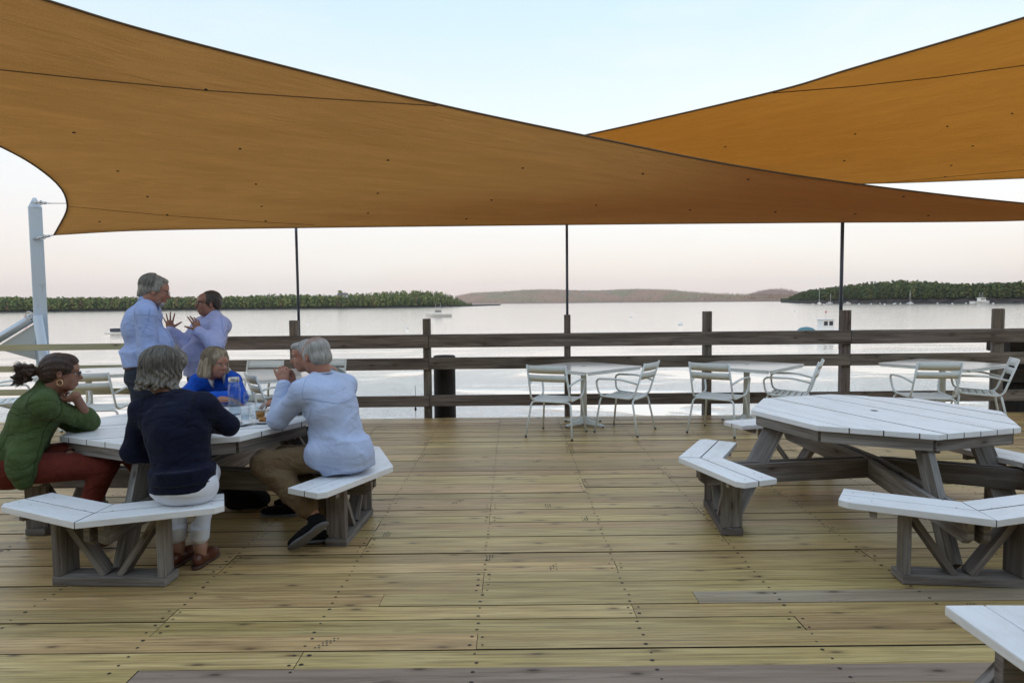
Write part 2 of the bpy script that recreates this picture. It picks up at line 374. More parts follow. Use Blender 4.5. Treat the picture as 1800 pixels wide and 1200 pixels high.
def terrain(name, shore, top, depth, mats, px0, px1, step=10, y_lift=1.0, treeh=0.0, rocky=3.0):
    """ridge of land standing behind the water line; shore/top are outlines measured in the picture's pixels but the land is built at its own distance"""
    V = []; xs = np.arange(px0, px1 + 1, step); nrow = 7; rg = random.Random(3)
    for px in xs:
        s_ = shore_pt(px, lerp_prof(shore, px)); d = Vector((s_.x, s_.y, 0)); dist = d.length; u = d.normalized()
        H = max(rocky + .8, (at(px, lerp_prof(top, px), s_.y).z - WZ) - treeh)
        for k in range(nrow):
            t = k / (nrow - 1); 
            if k == 0: off, z = -6, WZ - 1
            elif k == 1: off, z = 3, WZ + rocky * .45 * rg.uniform(.7, 1.3)
            elif k == 2: off, z = 12, WZ + rocky * rg.uniform(.8, 1.1)
            else:
                tt = (k - 2) / (nrow - 3); off = 12 + depth * tt; z = WZ + rocky + (H * (dist + off) / dist - rocky) * math.sin(min(1, tt * 1.15) * math.pi / 2)
            V.append((s_.x + u.x * off, s_.y + u.y * off, z))
        V.append((s_.x + u.x * (depth * 1.6), s_.y + u.y * (depth * 1.6), WZ - 2))
    nr = nrow + 1; Fc = []; mi = []
    for i in range(len(xs) - 1):
        for k in range(nr - 1):
            a = i * nr + k; Fc.append((a, a + nr, a + nr + 1, a + 1)); mi.append(0 if k < 2 else 1)
    me = bpy.data.meshes.new(name); me.from_pydata(V, [], Fc); o = link_mesh(name, me, mats, smooth=False); me.polygons.foreach_set('material_index', mi)
    return tag(o, kind='structure'), xs, np.array(V).reshape(len(xs), nr, 3)
def crown(mb, c, h, r, kind, rg, rnd):
    """one tree of the wood: a ragged pile of small leaf faces"""
    n = 14 if kind == 'far' else 22
    for _ in range(n):
        t = rg.random()
        if kind == 'spruce': rad = r * (1 - t) * .75 + .3; z = h * (.12 + .88 * t)
        else:
            ph = math.acos(1 - 2 * t); rad = r * math.sin(ph) * rg.uniform(.75, 1.05); z = h * (.58 - .42 * math.cos(ph) * rg.uniform(.85, 1.08))
        a = rg.uniform(0, 6.283); p = Vector((c[0] + rad * math.cos(a), c[1] + rad * math.sin(a), c[2] + z))
        s_ = r * rg.uniform(.30, .60) * (.75 if kind == 'spruce' else 1)
        nrm = Vector((math.cos(a), math.sin(a), rg.uniform(-.3, 1.2))).normalized(); t1 = nrm.orthogonal().normalized(); t2 = nrm.cross(t1); rot = rg.uniform(0, 6.28)
        q = [p + (t1 * math.cos(rot + k_) + t2 * math.sin(rot + k_)) * s_ * rg.uniform(.6, 1.15) + nrm * rg.uniform(-.15, .15) * s_ for k_ in (0, 1.25, 2.5, 3.8, 5.0)]
        b0 = len(mb['v']); mb['v'] += [tuple(x) for x in q]; mb['f'].append((b0, b0 + 1, b0 + 2, b0 + 3, b0 + 4)); mb['r'].append(min(1, max(0, rnd + rg.uniform(-.045, .045))))
def wood_mass(name, grid, xs, count, hrange, m, label, kindf, hs=None, seed=1, rows=(2, 6)):
    rg = random.Random(seed); mb = dict(v=[], f=[], r=[])
    for _ in range(count):
        i = rg.uniform(0, len(xs) - 1.01); k = rows[0] + (rows[1] - rows[0]) * rg.random() ** 1.7
        i0, k0 = int(i), int(k); fi, fk = i - i0, k - k0
        p = (grid[i0, k0] * (1 - fi) + grid[i0 + 1, k0] * fi) * (1 - fk) + (grid[i0, k0 + 1] * (1 - fi) + grid[i0 + 1, k0 + 1] * fi) * fk
        h = rg.uniform(*hrange) * (1 if hs is None else hs(xs[i0] + fi * (xs[1] - xs[0]))); kd, rnd = kindf(rg, xs[i0])
        crown(mb, (p[0], p[1], p[2] - .5), h, h * rg.choice((rg.uniform(.10, .17), rg.uniform(.12, .26))) if kd != 'spruce' else h * .17, kd, rg, rnd)
    me = bpy.data.meshes.new(name); me.from_pydata(mb['v'], [], mb['f'])
    a_ = me.attributes.new('rnd', 'FLOAT', 'FACE'); a_.data.foreach_set('value', mb['r'])
    o = link_mesh(name, me, m, smooth=False); return tag(o, label, 'woodland', kind='stuff')

# left peninsula
shoreL = [(-560, 555), (-160, 550.5), (0, 549.2), (250, 546.0), (420, 544.2), (600, 542.2), (700, 540.8), (830, 538.3), (880, 536.8)]
topL = [(-560, 524), (-160, 521), (0, 521), (120, 521.5), (240, 522), (400, 520), (500, 516), (585, 518), (640, 514.5), (680, 511.5), (740, 509.5), (790, 512), (815, 518), (828, 528), (840, 536), (880, 536)]
landL, xsL, gL = terrain('left_shore_land', shoreL, topL, 90, [M['rock'], M['soil']], -560, 880, 10, treeh=13.0, rocky=1.6)
wood_mass('woodland', gL[:140], xsL[:140], 10000, (8, 14.5), M['wood_left'], 'long band of mixed green and rust woodland along the left shore',
          lambda rg, px: (('spruce', rg.uniform(0, .3)) if rg.random() < .42 else ('round', rg.uniform(.7, 1.0) if rg.random() < (.22 if px < 400 else .05) else rg.uniform(.25, .62) if px < 560 else rg.uniform(.36, .66))), seed=4, hs=lambda px: 1.0 if px < 770 else max(.28, 1 - (px - 770) / 75))
# island on the right
shoreR = [(1372, 531.5), (1400, 532.6), (1450, 533.4), (1600, 533.2), (1700, 532.8), (1800, 532.4), (1960, 531.8)]
topR = [(1372, 531), (1385, 523), (1400, 517), (1430, 511), (1460, 505.5), (1500, 500), (1540, 495.5), (1580, 493.5), (1620, 495), (1660, 499), (1700, 501), (1760, 504), (1800, 503), (1960, 500)]
landR, xsR, gR = terrain('island_land', shoreR, topR, 110, [M['rock'], M['soil']], 1372, 1960, 8, treeh=13.0, rocky=4.6)
wood_mass('woodland', gR, xsR, 5200, (8, 16), M['wood_island'], 'dark green woodland covering the island on the right',
          lambda rg, px: ('round', rg.random() ** 1.2), seed=8, hs=lambda px: min(1.0, max(.3, (px - 1372) / 40)))
# far hills across the bay
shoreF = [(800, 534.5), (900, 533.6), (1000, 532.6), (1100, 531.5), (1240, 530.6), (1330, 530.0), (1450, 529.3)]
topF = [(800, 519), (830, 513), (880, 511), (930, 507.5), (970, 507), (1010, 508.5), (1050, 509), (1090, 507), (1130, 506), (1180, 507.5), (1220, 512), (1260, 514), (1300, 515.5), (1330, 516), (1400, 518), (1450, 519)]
landF, xsF, gF = terrain('far_hills', shoreF, topF, 700, [M['rock_pale'], land_mat('far_hill_ground', (.40, .22, .15), (.26, .22, .12), .002)], 800, 1450, 8, treeh=8, rocky=9.0)  # the ground colour carries the reddish afterglow too
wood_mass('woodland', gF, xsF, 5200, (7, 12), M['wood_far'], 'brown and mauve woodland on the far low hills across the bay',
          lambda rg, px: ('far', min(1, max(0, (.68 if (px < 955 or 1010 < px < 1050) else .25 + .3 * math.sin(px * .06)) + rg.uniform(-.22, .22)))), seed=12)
shoreG = [(1300, 529.4), (1420, 528.9)]
topG = [(1300, 522), (1315, 516), (1335, 510), (1355, 506.5), (1375, 506), (1395, 510), (1420, 516)]
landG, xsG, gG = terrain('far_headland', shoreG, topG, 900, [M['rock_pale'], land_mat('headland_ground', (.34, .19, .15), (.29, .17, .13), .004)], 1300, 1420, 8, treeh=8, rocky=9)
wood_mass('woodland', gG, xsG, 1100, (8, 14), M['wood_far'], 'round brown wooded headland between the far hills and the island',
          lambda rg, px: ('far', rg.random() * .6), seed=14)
# the single tall tree that stands above the left wood, and a house below it
def lone_tree(px, py_top, py_base, Y, label):
    base = at(px, py_base, Y); top = at(px, py_top, Y); h = top.z - base.z
    e = empty('tree', base, 0, label, 'tree')
    t = MB(); t.tube([(0, 0, 0), (.2, 0, h * .35), (-.1, 0, h * .6), (.1, .2, h * .85)], [.55, .4, .28, .1], 7)
    for k in range(5):
        a = k * 1.3; t.tube([(0, 0, h * (.4 + .08 * k)), (math.cos(a) * h * .14, math.sin(a) * h * .14, h * (.5 + .09 * k)), (math.cos(a) * h * .22, math.sin(a) * h * .22, h * (.56 + .09 * k))], [.2, .12, .05], 5)
    t.build('trunk', M['bark'], e)
    rg = random.Random(2); mb = dict(v=[], f=[], r=[])
    for k in range(16):
        a = rg.uniform(0, 6.28); rr_ = h * rg.uniform(.04, .26); crown(mb, (rr_ * math.cos(a), rr_ * math.sin(a), h * rg.uniform(.45, .80) - h * .1), h * .26, h * .10, 'round', rg, rg.uniform(.3, .55))
    me = bpy.data.meshes.new('crown'); me.from_pydata(mb['v'], [], mb['f']); a_ = me.attributes.new('rnd', 'FLOAT', 'FACE'); a_.data.foreach_set('value', mb['r'])
    link_mesh('crown', me, M['wood_left'], e)
lone_tree(599, 509, 527, gL[116, 4][1] - 8, 'tall thin tree rising above the left woodland beside a pale house')
M['house_wall'] = mat('house_paint', (.62, .60, .56), .7)[0]; M['house_roof'] = mat('house_roof', (.13, .12, .12), .8)[0]; M['house_glass'] = mat('house_glass', (.03, .04, .05), .15)[0]
M['house_brick'] = mat('house_brick', (.26, .13, .10), .8)[0]
def house(px, py, Y, wd, hh, label, dormer=False, group=None):
    b_ = at(px, py, Y); e = empty('house', b_, random.uniform(-.3, .3), label, 'house', group)
    d = wd * .7; wl = MB(); wl.box((0, 0, hh / 2), (wd, d, hh))
    wl.piece([(-wd / 2, -d / 2, hh), (-wd / 2, d / 2, hh), (-wd / 2, 0, hh * 1.5), (wd / 2, -d / 2, hh), (wd / 2, d / 2, hh), (wd / 2, 0, hh * 1.5)], [(0, 2, 1), (3, 4, 5)])
    wl.build('wall', M['house_wall'], e)
    rf = MB(); o_ = wd * .06
    for s_ in (-1, 1):
        rf.piece([(-wd / 2 - o_, s_ * (d / 2 + o_), hh * .95), (wd / 2 + o_, s_ * (d / 2 + o_), hh * .95), (wd / 2 + o_, 0, hh * 1.56), (-wd / 2 - o_, 0, hh * 1.56)], [(0, 1, 2, 3) if s_ < 0 else (3, 2, 1, 0)])
    r_ = rf.build('roof', M['house_roof'], e)
    sol = r_.modifiers.new('thick', 'SOLIDIFY'); sol.thickness = .3
    ch = MB(); ch.box((wd * .22, d * .1, hh * 1.55), (wd * .08, wd * .08, hh * .5)); ch.build('chimney', M['house_brick'], r_)
    for k in range(3):
        wn = MB(); wn.box((-wd * .32 + k * wd * .32, -d / 2 - .04, hh * .5), (wd * .13, .1, hh * .4)); wn.build('window', M['house_glass'], e)
house(603, 524.5, gL[116, 3][1] - 2, 11, 4.5, 'pale house half hidden in trees below the tall thin tree')
house(1521, 519.5, gR[18, 3][1] - 6, 15, 5.5, 'white house with dark roof standing among the island trees')
hz = [(1001, 515.5, 26, 9, 'pale house on the far hills, leftmost of the pair near the tall deck pole'), (1026, 516, 22, 9, 'small pale house just right of the pair by the deck pole on the far hills'),
      (1069, 514.5, 34, 8, 'long pale building farthest right on the far hills'), (886, 520.5, 14, 16, 'narrow white house at the left end of the far hills')]
for px, py, wd, hh, lb in hz:
    i = int((px - 800) / 8); house(px, py, gF[i, 4][1] - 60, wd, hh, lb, group='houses on the far hills')

# ---------------- boats and floats on the water
M['gel'] = mat('boat_gelcoat', (.80, .80, .78), .3)[0]; M['boat_glass'] = mat('boat_glass', (.02, .03, .04), .1)[0]; M['boat_dark'] = mat('boat_bottom', (.03, .04, .06), .6)[0]
M['rope'] = mat('rigging', (.55, .55, .55), .5)[0]; M['sailcover'] = mat('boat_canvas', (.10, .22, .26), .8)[0]; M['red'] = mat('red_paint', (.55, .02, .06), .5)[0]
def hull(mb, Lh, B, H, mi=0, flare=.75):
    st = []; ns = 13
    for i in range(ns):
        t = i / (ns - 1); x = -Lh / 2 + Lh * t
        hw = B / 2 * (1 - max(0, (t - .45) / .55) ** 2.3); sheer = H * (1 + .45 * max(0, t - .3) ** 1.6)
        st.append([(x, -hw, sheer), (x - (.0 if t < .95 else .3), -hw * flare, 0.0), (x, 0, -.35 * H), (x, hw * flare, 0.0), (x, hw, sheer)])
    V = [p for s_ in st for p in s_]; Fc = []
    for i in range(ns - 1):
        for k in range(4): Fc.append((i * 5 + k, i * 5 + k + 1, (i + 1) * 5 + k + 1, (i + 1) * 5 + k))
        Fc.append((i * 5 + 4, i * 5, (i + 1) * 5, (i + 1) * 5 + 4))
    Fc.append((0, 4, 3, 2, 1)); mb.piece(V, Fc, mi=mi)
def waterpt(px, py): p = atz(px, py, WZ); return p
def motor_boat(px, py, Lh, rz, label, group=None, masts=True, scale_h=1.0):
    e = empty('motor_boat', waterpt(px, py), rz, label, 'boat', group)
    h = MB(); hull(h, Lh, Lh * .32, Lh * .11); h.build('hull', M['gel'], e)
    kb = MB(); hull(kb, Lh * .985, Lh * .27, Lh * .022); kb.build('boot_stripe', M['boat_dark'], e, loc=(0, 0, .02))
    c_ = MB(); z0 = Lh * .12; 
    c_.piece([(-Lh * .12, -Lh * .1, z0), (Lh * .22, -Lh * .1, z0), (Lh * .14, -Lh * .09, z0 + Lh * .15), (-Lh * .12, -Lh * .09, z0 + Lh * .15), (-Lh * .12, Lh * .1, z0), (Lh * .22, Lh * .1, z0), (Lh * .14, Lh * .09, z0 + Lh * .15), (-Lh * .12, Lh * .09, z0 + Lh * .15)],
             [(0, 1, 2, 3), (5, 4, 7, 6), (1, 5, 6, 2), (4, 0, 3, 7), (3, 2, 6, 7)])
    c_.box((-.0, 0, z0 + Lh * .158), (Lh * .36, Lh * .24, Lh * .014)); c_.build('cabin', M['gel'], e)
    for k in range(3):
        for s_ in (-1, 1):
            g = MB(); g.box((-Lh * .06 + k * Lh * .075, s_ * Lh * .099, z0 + Lh * .09), (Lh * .055, Lh * .006, Lh * .05)); g.build('window', M['boat_glass'], e)
    if masts:
        for k, x in enumerate((-Lh * .08, 0, Lh * .1)):
            t = MB(); t.tube([(x, 0, z0 + Lh * .16), (x, 0, z0 + Lh * (.42 if k != 1 else .3))], Lh * .005, 5); t.build('antenna', M['rope'], e)
    return e
def sail_boat(px, py, Lh, hm, rz, label, group=None):
    e = empty('sailing_boat', waterpt(px, py), rz, label, 'sailing boat', group)
    h = MB(); hull(h, Lh, Lh * .3, Lh * .09); h.build('hull', M['gel'], e)
    c_ = MB(); c_.box((Lh * .02, 0, Lh * .12), (Lh * .35, Lh * .16, Lh * .06)); c_.build('cabin', M['gel'], e, bevel=.05)
    t = MB(); t.tube([(Lh * .08, 0, Lh * .08), (Lh * .08, 0, hm)], [.16, .1], 6); t.build('mast', M['gel'], e)
    t = MB(); t.tube([(Lh * .06, 0, Lh * .22), (-Lh * .34, 0, Lh * .21)], .2, 6); t.build('boom', M['gel'], e)
    t = MB(); t.tube([(Lh * .5, 0, Lh * .12), (Lh * .08, 0, hm)], .03, 4); t.tube([(-Lh * .5, 0, Lh * .12), (Lh * .08, 0, hm)], .03, 4); t.build('stay', M['rope'], e)
motor_boat(771, 557, 9.4, R(187), 'white cabin boat moored off the left shore, seen side on')
motor_boat(1724, 533.4, 19, R(12), 'white motor yacht off the island, farthest right boat')
motor_boat(1490, 534.2, 8, R(10), 'small white boat lying just right of the deck pole at the island', masts=False)
sail_boat(1440, 534.3, 13, 18, R(70), 'white sailing boat with the tall mast by the island tip')
sail_boat(1459, 533.9, 11, 12, R(30), 'smaller sailing boat just right of the tall masted one')
sail_boat(1600, 533.6, 9, 12.5, R(80), 'lone sailing boat among the moorings below the island woods')
# centre-console boat and skiffs behind the top rail
e = empty('motor_boat', waterpt(1459, 590), R(182), 'white working boat with a square wheelhouse behind the top rail', 'boat')
h = MB(); hull(h, 7.4, 2.5, .75); h.build('hull', M['gel'], e)
c_ = MB(); c_.box((.6, 0, 1.45), (1.5, 1.4, 1.35)); c_.box((.6, 0, 2.17), (1.8, 1.6, .07)); c_.build('cabin', M['gel'], e, bevel=.03)
for s_ in (-1, 1):
    for x in (.25, .95):
        g = MB(); g.box((x, s_ * .702, 1.65), (.5, .02, .55)); g.build('window', M['boat_glass'], e)
t = MB(); t.tube([(.6, 0, 2.2), (.6, 0, 3.0)], .03, 5); t.build('antenna', M['rope'], e)
t = MB(); t.lathe([(0, 3.0), (.1, 3.02), (.1, 3.2), (0, 3.25)], 8, (.6, 0, 0)); t.build('red_light', M['red'], e)
e = empty('skiff', waterpt(1417, 591), R(160), 'small skiff with a blue canvas cover left of the square wheelhouse boat', 'boat')
h = MB(); hull(h, 4.2, 1.6, .6); h.build('hull', M['gel'], e)
h = MB(); h.lathe([(1.0, .62), (.95, .85), (.7, 1.1), (.25, 1.22), (0, 1.25)], 14); o_ = h.build('canvas_cover', M['sailcover'], e); o_.scale = (1.1, .7, 1)
e = empty('swim_float', waterpt(205, 586), R(4), 'low dark float with a black box on it left of the standing men', 'float')
h = MB(); h.box((0, 0, .12), (3.2, 2.0, .24)); h.build('platform', M['gel'], e, bevel=.03)
h = MB(); h.box((.3, 0, .60), (2.2, 1.3, .62)); h.build('box', M['boat_dark'], e, bevel=.02)
e = empty('channel_buoy', waterpt(45, 569), 0, 'red conical channel buoy beyond the left mast', 'buoy')
h = MB(); h.lathe([(0, -.3), (.75, -.2), (.75, .5), (.62, .9), (.2, 1.9), (0, 1.95)], 12); h.build('float', M['red'], e)
h = MB(); h.lathe([(0, 1.9), (.22, 1.95), (.22, 2.25), (0, 2.3)], 8); h.build('top_mark', M['red'], e)
def mooring(px, py, r_, label):
    p = waterpt(px, py); b_ = MB(); 
    b_.lathe([(0, -r_ * .6), (r_ * .75, -r_ * .4), (r_, 0), (r_ * .85, r_ * .5), (r_ * .4, r_ * .85), (r_ * .1, r_ * .95), (r_ * .1, r_ * 1.3), (0, r_ * 1.32)], 12)
    o = b_.build('mooring_buoy', M['gel']); o.location = p; tag(o, label, 'buoy', 'mooring buoys')
mooring(1196, 571, .5, 'white mooring buoy in open water just above the top rail')
mooring(1109, 558, .45, 'faint white mooring buoy left of the one above the rail')
mooring(716, 577, .35, 'white mooring buoy left of the tall round post')
mooring(1397, 547.5, .5, 'lone mooring buoy in open water short of the island tip')
mooring(541, 567, .35, 'white mooring buoy right of the leftmost deck pole')
for px, py in [(1408, 534.5), (1412, 535), (1429, 534.6), (1448, 535.2), (1510, 534.6), (1514, 533.2), (1531, 534.5), (1538, 533.2), (1547, 533.6), (1555, 535), (1571, 534.2), (1574, 533.4), (1583, 534.0), (1595, 533.6), (1648, 533.6), (1674, 534.2), (1698, 533.2), (1746, 533.8)]:
    mooring(px, py, .85, 'one of the small white mooring buoys scattered off the island shore')

# ---------------- railing along the deck edge
e = empty('wooden_fence', (0, DECK_EDGE, 0), 0, 'weathered grey timber railing with three rails along the deck edge', 'fence')
RY = .0
posts = [(517, 563, .115, .10), (750, 560, .10, .14), (997, 553, .085, .10), (1243, 547, .10, .14), (1486, 545, .125, .10), (1755, 542, .155, .15)]
rail_y = -.03
for px, py, wd, dp in posts:
    p = at(px, py, DECK_EDGE + .12); q = MB(); zt = p.z
    if wd > .15: q.tube([(0, 0, -.9), (0, 0, zt - .01), (0, 0, zt)], [wd / 2, wd / 2, wd / 2 - .01], 14, rnd=.8)
    else: q.box((0, 0, (zt - .6) / 2), (wd, dp, zt + .6), rnd=.3 + .4 * random.random())
    q.build('post', M['grey_wood'], e, bevel=.004, loc=(p.x, .12, 0))
for px in (277, 2020):
    q = MB(); q.box((0, 0, .25), (.1, .12, 1.7)); q.build('post', M['grey_wood'], e, bevel=.004, loc=(at(px, 600, DECK_EDGE + .12).x, .12, 0))
xL = at(335, 600, DECK_EDGE).x
for nm, zc, hh in (('top', 1.065, .165), ('mid', .76, .165), ('bot', .235, .155)):
    for k, (a, c) in enumerate(((xL, -1.17), (-1.165, 4.74), (4.745, 12.0))):
        q = MB(); q.beam((a, .02 + (.004 * k), zc + (.006 if k == 1 else 0)), (c, .02 + .004 * k, zc), .04, hh, rnd=.25 + .3 * random.random()); q.build('rail', M['grey_wood'], e, bevel=.005)
q = MB(); q.beam((xL, .075, 1.158), (12, .075, 1.162), .13, .022, rnd=.6); q.build('cap_rail', M['grey_wood'], e, bevel=.004)
e = empty('wooden_fence', (0, DECK_EDGE, 0), 0, 'pale new timber rails at the left end of the deck railing', 'fence')
for zc, hh in ((1.035, .088), (.735, .085), (.405, .085)):
    q = MB(); q.beam((-12, .03, zc), (xL - .01, .03, zc + .015), .04, hh, rnd=.5); q.build('rail', M['new_rail'], e, bevel=.004)
# thin poles on three of the posts
for px, pt, lb, r_ in ((519, 3.32, 'thin dark metal pole on the leftmost visible railing post', .019), (998, 2.95, 'thin dark metal pole on the middle railing post', .019), (1485.5, 2.95, 'thin dark metal pole on the right railing post', .024)):
    p = at(px, 500, DECK_EDGE + .11); b_ = MB(); b_.tube([(0, 0, .9), (0, 0, pt)], r_, 10)
    o = b_.build('metal_pole', M['darkpole'], loc=(p.x, DECK_EDGE + .215, 0)); tag(o, lb, 'pole', 'thin metal poles on the railing posts')
# piles
p = at(781, 627, DECK_EDGE + .45); b_ = MB(); b_.tube([(0, 0, WZ - 1), (0, 0, p.z - .03), (0, 0, p.z)], [.17, .158, .14], 20)
e_ = empty('mooring_pile', (p.x, DECK_EDGE + .45, 0), 0, 'thick dark round pile standing close behind the railing', 'pile'); b_.build('shaft', M['pile'], e_)
b_ = MB(); b_.lathe([(.162, -.05), (.168, -.01), (.15, .02), (0, .028)], 20, (0, 0, p.z)); b_.build('cap', M['pile'], e_)
p0 = at(1762, 606, DECK_EDGE + .7); e_ = empty('timber_dolphin', (p0.x + .6, DECK_EDGE + .75, 0), 0, 'dark tarred timber cribwork beyond the railing at the right edge', 'timber crib')
for k in range(4):
    b_ = MB(); b_.tube([(0, 0, WZ - 1), (0, 0, p0.z - .1)], .17, 14); b_.build('pile', M['pile'], e_, loc=(-.42 + .4 * k, 0.02 * k, 0))
b_ = MB(); b_.box((.2, -.03, p0.z), (1.7, .5, .2)); b_.build('cap_timber', M['pile'], e_, bevel=.01)
b_ = MB(); b_.box((.2, -.2, .45), (1.7, .12, .2)); b_.build('cross_timber', M['pile'], e_, bevel=.01)
# fishing line hanging from the lower rail
p = at(731, 703, DECK_EDGE + .1); b_ = MB(); b_.tube([(0, 0, .45), (0, .01, -.3)], .0035, 5); b_.lathe([(0, -.02), (.012, 0), (.016, .03), (0, .06)], 8, (0, 0, .1))
tag(b_.build('hanging_cord', M['pile'], loc=(p.x, DECK_EDGE + .06, 0)), 'thin cord hanging under the bottom rail left of the round pile', 'cord')

# ---------------- mast that holds the sail
MY = DECK_EDGE + .38
top = at(63, 366, MY); mx_ = at(66, 450, MY).x
e = empty('sail_mast', (mx_, MY, 0), 0, 'pale blue square mast with pointed top and tubular braces at the left', 'mast')
b_ = MB(); mr = Matrix.Rotation(R(35.5), 3, 'Z'); b_.box((0, 0, (top.z + WZ) / 2), (.165, .165, top.z - WZ), mr); b_.build('pole', M['mast'], e, bevel=.01)
tp = at(62, 348, MY).z
b_ = MB(); CAPV = [(-.083, -.083, top.z), (.083, -.083, top.z), (.083, .083, top.z), (-.083, .083, top.z), (-.02, -.02, tp), (.02, -.02, tp), (.02, .02, tp), (-.02, .02, tp)]; b_.piece([mr @ Vector(q_) for q_ in CAPV], [(0, 1, 5, 4), (1, 2, 6, 5), (2, 3, 7, 6), (3, 0, 4, 7), (4, 5, 6, 7)]); b_.build('cap', M['mast'], e)
zj = at(68, 556, MY).z
b_ = MB(); b_.tube([(.06, -.15, zj + .02), (.34, -.08, -1.6), (.40, -.02, WZ)], .062, 16); b_.build('brace', M['mast'], e)
b_ = MB(); b_.tube([(-.02, -.14, zj - .02), (-1.05, -.14, zj - .62), (-4.2, -.14, zj - 2.45)], .060, 16); b_.build('brace', M['steel'], e)
b_ = MB(); b_.piece([(0, -.1, zj - .1), (-.60, -.1, zj - .45), (-.02, -.1, zj - .62), (0, -.12, zj - .1), (-.60, -.12, zj - .45), (-.02, -.12, zj - .62)], [(0, 1, 2), (5, 4, 3), (0, 3, 4, 1), (1, 4, 5, 2), (2, 5, 3, 0)]); b_.build('gusset_plate', mat('gusset_paint', (.36, .43, .48), .5)[0], e)
b_ = MB(); b_.tube([(-.02 + .05 * math.cos(a * .524), -.2, zj + .02 + .05 * math.sin(a * .524)) for a in range(13)], .009, 6); b_.build('ring', M['steel'], e)
b_ = MB(); b_.tube([at(-60, 692, MY - .25) - Vector((mx_, MY, 0)), at(33, 717, MY - .25) - Vector((mx_, MY, 0))], .045, 12); b_.build('lower_strut', M['steel'], e)

# ---------------- the evening air over the bay: one even closed volume
m = bpy.data.materials.new('haze_air'); m.use_nodes = True; nt = m.node_tree; nt.nodes.remove(nt.nodes['Principled BSDF'])
pv = N(nt, 'ShaderNodeVolumePrincipled', Density=5e-5); pv.inputs['Color'].default_value = (1.0, .975, .96, 1); pv.inputs['Anisotropy'].default_value = .2
nt.links.new(pv.outputs[0], nt.nodes['Material Output'].inputs['Volume'])
h = MB(); h.box((0, 4050, 130 - 2.4), (33000, 8400, 264)); tag(h.build('haze', m), kind='stuff', label='thin pale evening haze over the bay', cat='haze')

# ---------------- unseen building added behind the camera; wall and eave shade the near deck
BY = -3.6
e = empty('added_shade_building', (0, BY, 0), 0, 'long shingled building, unseen, added behind the camera to shade the near deck', 'building')
M['shingle'] = wood('cedar_shingle', (.10, .09, .08), (.20, .18, .16), (.05, .045, .04), knots=False)
q = MB()
for k in range(22): q.box((0, -.02 + .006 * (k % 2), .1 + k * .17), (25.6, .03, .175))
q.box((0, -4.1, 1.9), (25.6, 8.0, 3.9)); wl_ = q.build('wall', M['shingle'], e)
q = MB(); q.piece([(-13.2, 2.7, 3.15), (13.2, 2.7, 3.15), (13.2, -4.1, 6.6), (-13.2, -4.1, 6.6), (-13.2, -8.9, 3.75), (13.2, -8.9, 3.75)], [(0, 1, 2, 3), (3, 2, 5, 4)]); rf_ = q.build('roof', M['house_roof'], e); so_ = rf_.modifiers.new('thick', 'SOLIDIFY'); so_.thickness = .15
for x in (-10.5, -7.5, -4.5, 4.5, 7.5, 10.5):
    q = MB(); q.box((x, .03, 1.75), (1.7, .05, 1.5)); f_ = q.build('window', M['white'], e); q = MB(); q.box((x, .06, 1.75), (1.5, .012, 1.3)); q.build('pane', M['house_glass'], f_)
for x in (-1.0, 1.0):
    q = MB(); q.box((x, .03, 1.06), (.95, .05, 2.1)); f_ = q.build('door', M['white'], e); q = MB(); q.box((x, .06, 1.25), (.65, .012, 1.4)); q.build('pane', M['house_glass'], f_)
for x in (-11.5, -7.5, 7.5, 11.5):
    q = MB(); q.box((x, 2.45, 1.6), (.14, .14, 3.19)); q.build('porch_post', M['white'], e)
# ================================================================== SHADE SAILS (real tensioned sheets above the deck)
def sail_mat(name, c1, c2, tr=.5):
    m = bpy.data.materials.new(name); m.use_nodes = True; nt = m.node_tree; b = nt.nodes['Principled BSDF']; nt.nodes.remove(b)
    uv = uvo(nt); wv = noise(nt, uv, (3, 160, 1), 1, 3, .6, .3); big = noise(nt, uv, (.8, 3.0, 1), 1, 4, .6, .6)
    col = mixc(nt, rampo(nt, mathn(nt, 'ADD', mathn(nt, 'MULTIPLY', wv, .7), mathn(nt, 'MULTIPLY', big, .3)), [(.38, (0, 0, 0)), (.62, (1, 1, 1))]), c1, c2)
    sp_ = noise(nt, uv, (60, 260, 1), 1, 2, .8); col = mixc(nt, rampo(nt, sp_, [(.5, (0, 0, 0)), (.72, (.55, .55, .55))]), col, tuple(min(1, x * 1.25) for x in c2)); col = mixc(nt, rampo(nt, sp_, [(.30, (.5, .5, .5)), (.46, (0, 0, 0))]), col, tuple(x * .7 for x in c1))
    d = N(nt, 'ShaderNodeBsdfDiffuse'); t = N(nt, 'ShaderNodeBsdfTranslucent'); mx = nt.nodes.new('ShaderNodeMixShader'); mx.inputs[0].default_value = tr
    g = N(nt, 'ShaderNodeHueSaturation', Saturation=1.0, Value=1.0); nt.links.new(col, g.inputs['Color'])
    nt.links.new(col, d.inputs[0]); nt.links.new(g.outputs[0], t.inputs[0])
    wr = noise(nt, uv, (1.2, 9, 1), 1, 4, .6, 1.0)
    bpn = N(nt, 'ShaderNodeBump', Strength=.5, Distance=.03); nt.links.new(mathn(nt, 'ADD', mathn(nt, 'MULTIPLY', wv, .12), wr), bpn.inputs['Height'])
    nt.links.new(bpn.outputs[0], d.inputs['Normal']); nt.links.new(bpn.outputs[0], t.inputs['Normal'])
    nt.links.new(d.outputs[0], mx.inputs[1]); nt.links.new(t.outputs[0], mx.inputs[2]); nt.links.new(mx.outputs[0], nt.nodes['Material Output'].inputs[0])
    return m
M['sail'] = sail_mat('sail_cloth', (.62, .405, .195), (.78, .525, .265), .66)
M['sail2'] = sail_mat('sail_cloth_orange', (.78, .46, .155), (.92, .57, .21), .6)
M['hem'] = mat('sail_hem', (.115, .070, .036), .85)[0]
M['seam_c'] = mat('seam_thread', (.15, .088, .040), .9)[0]
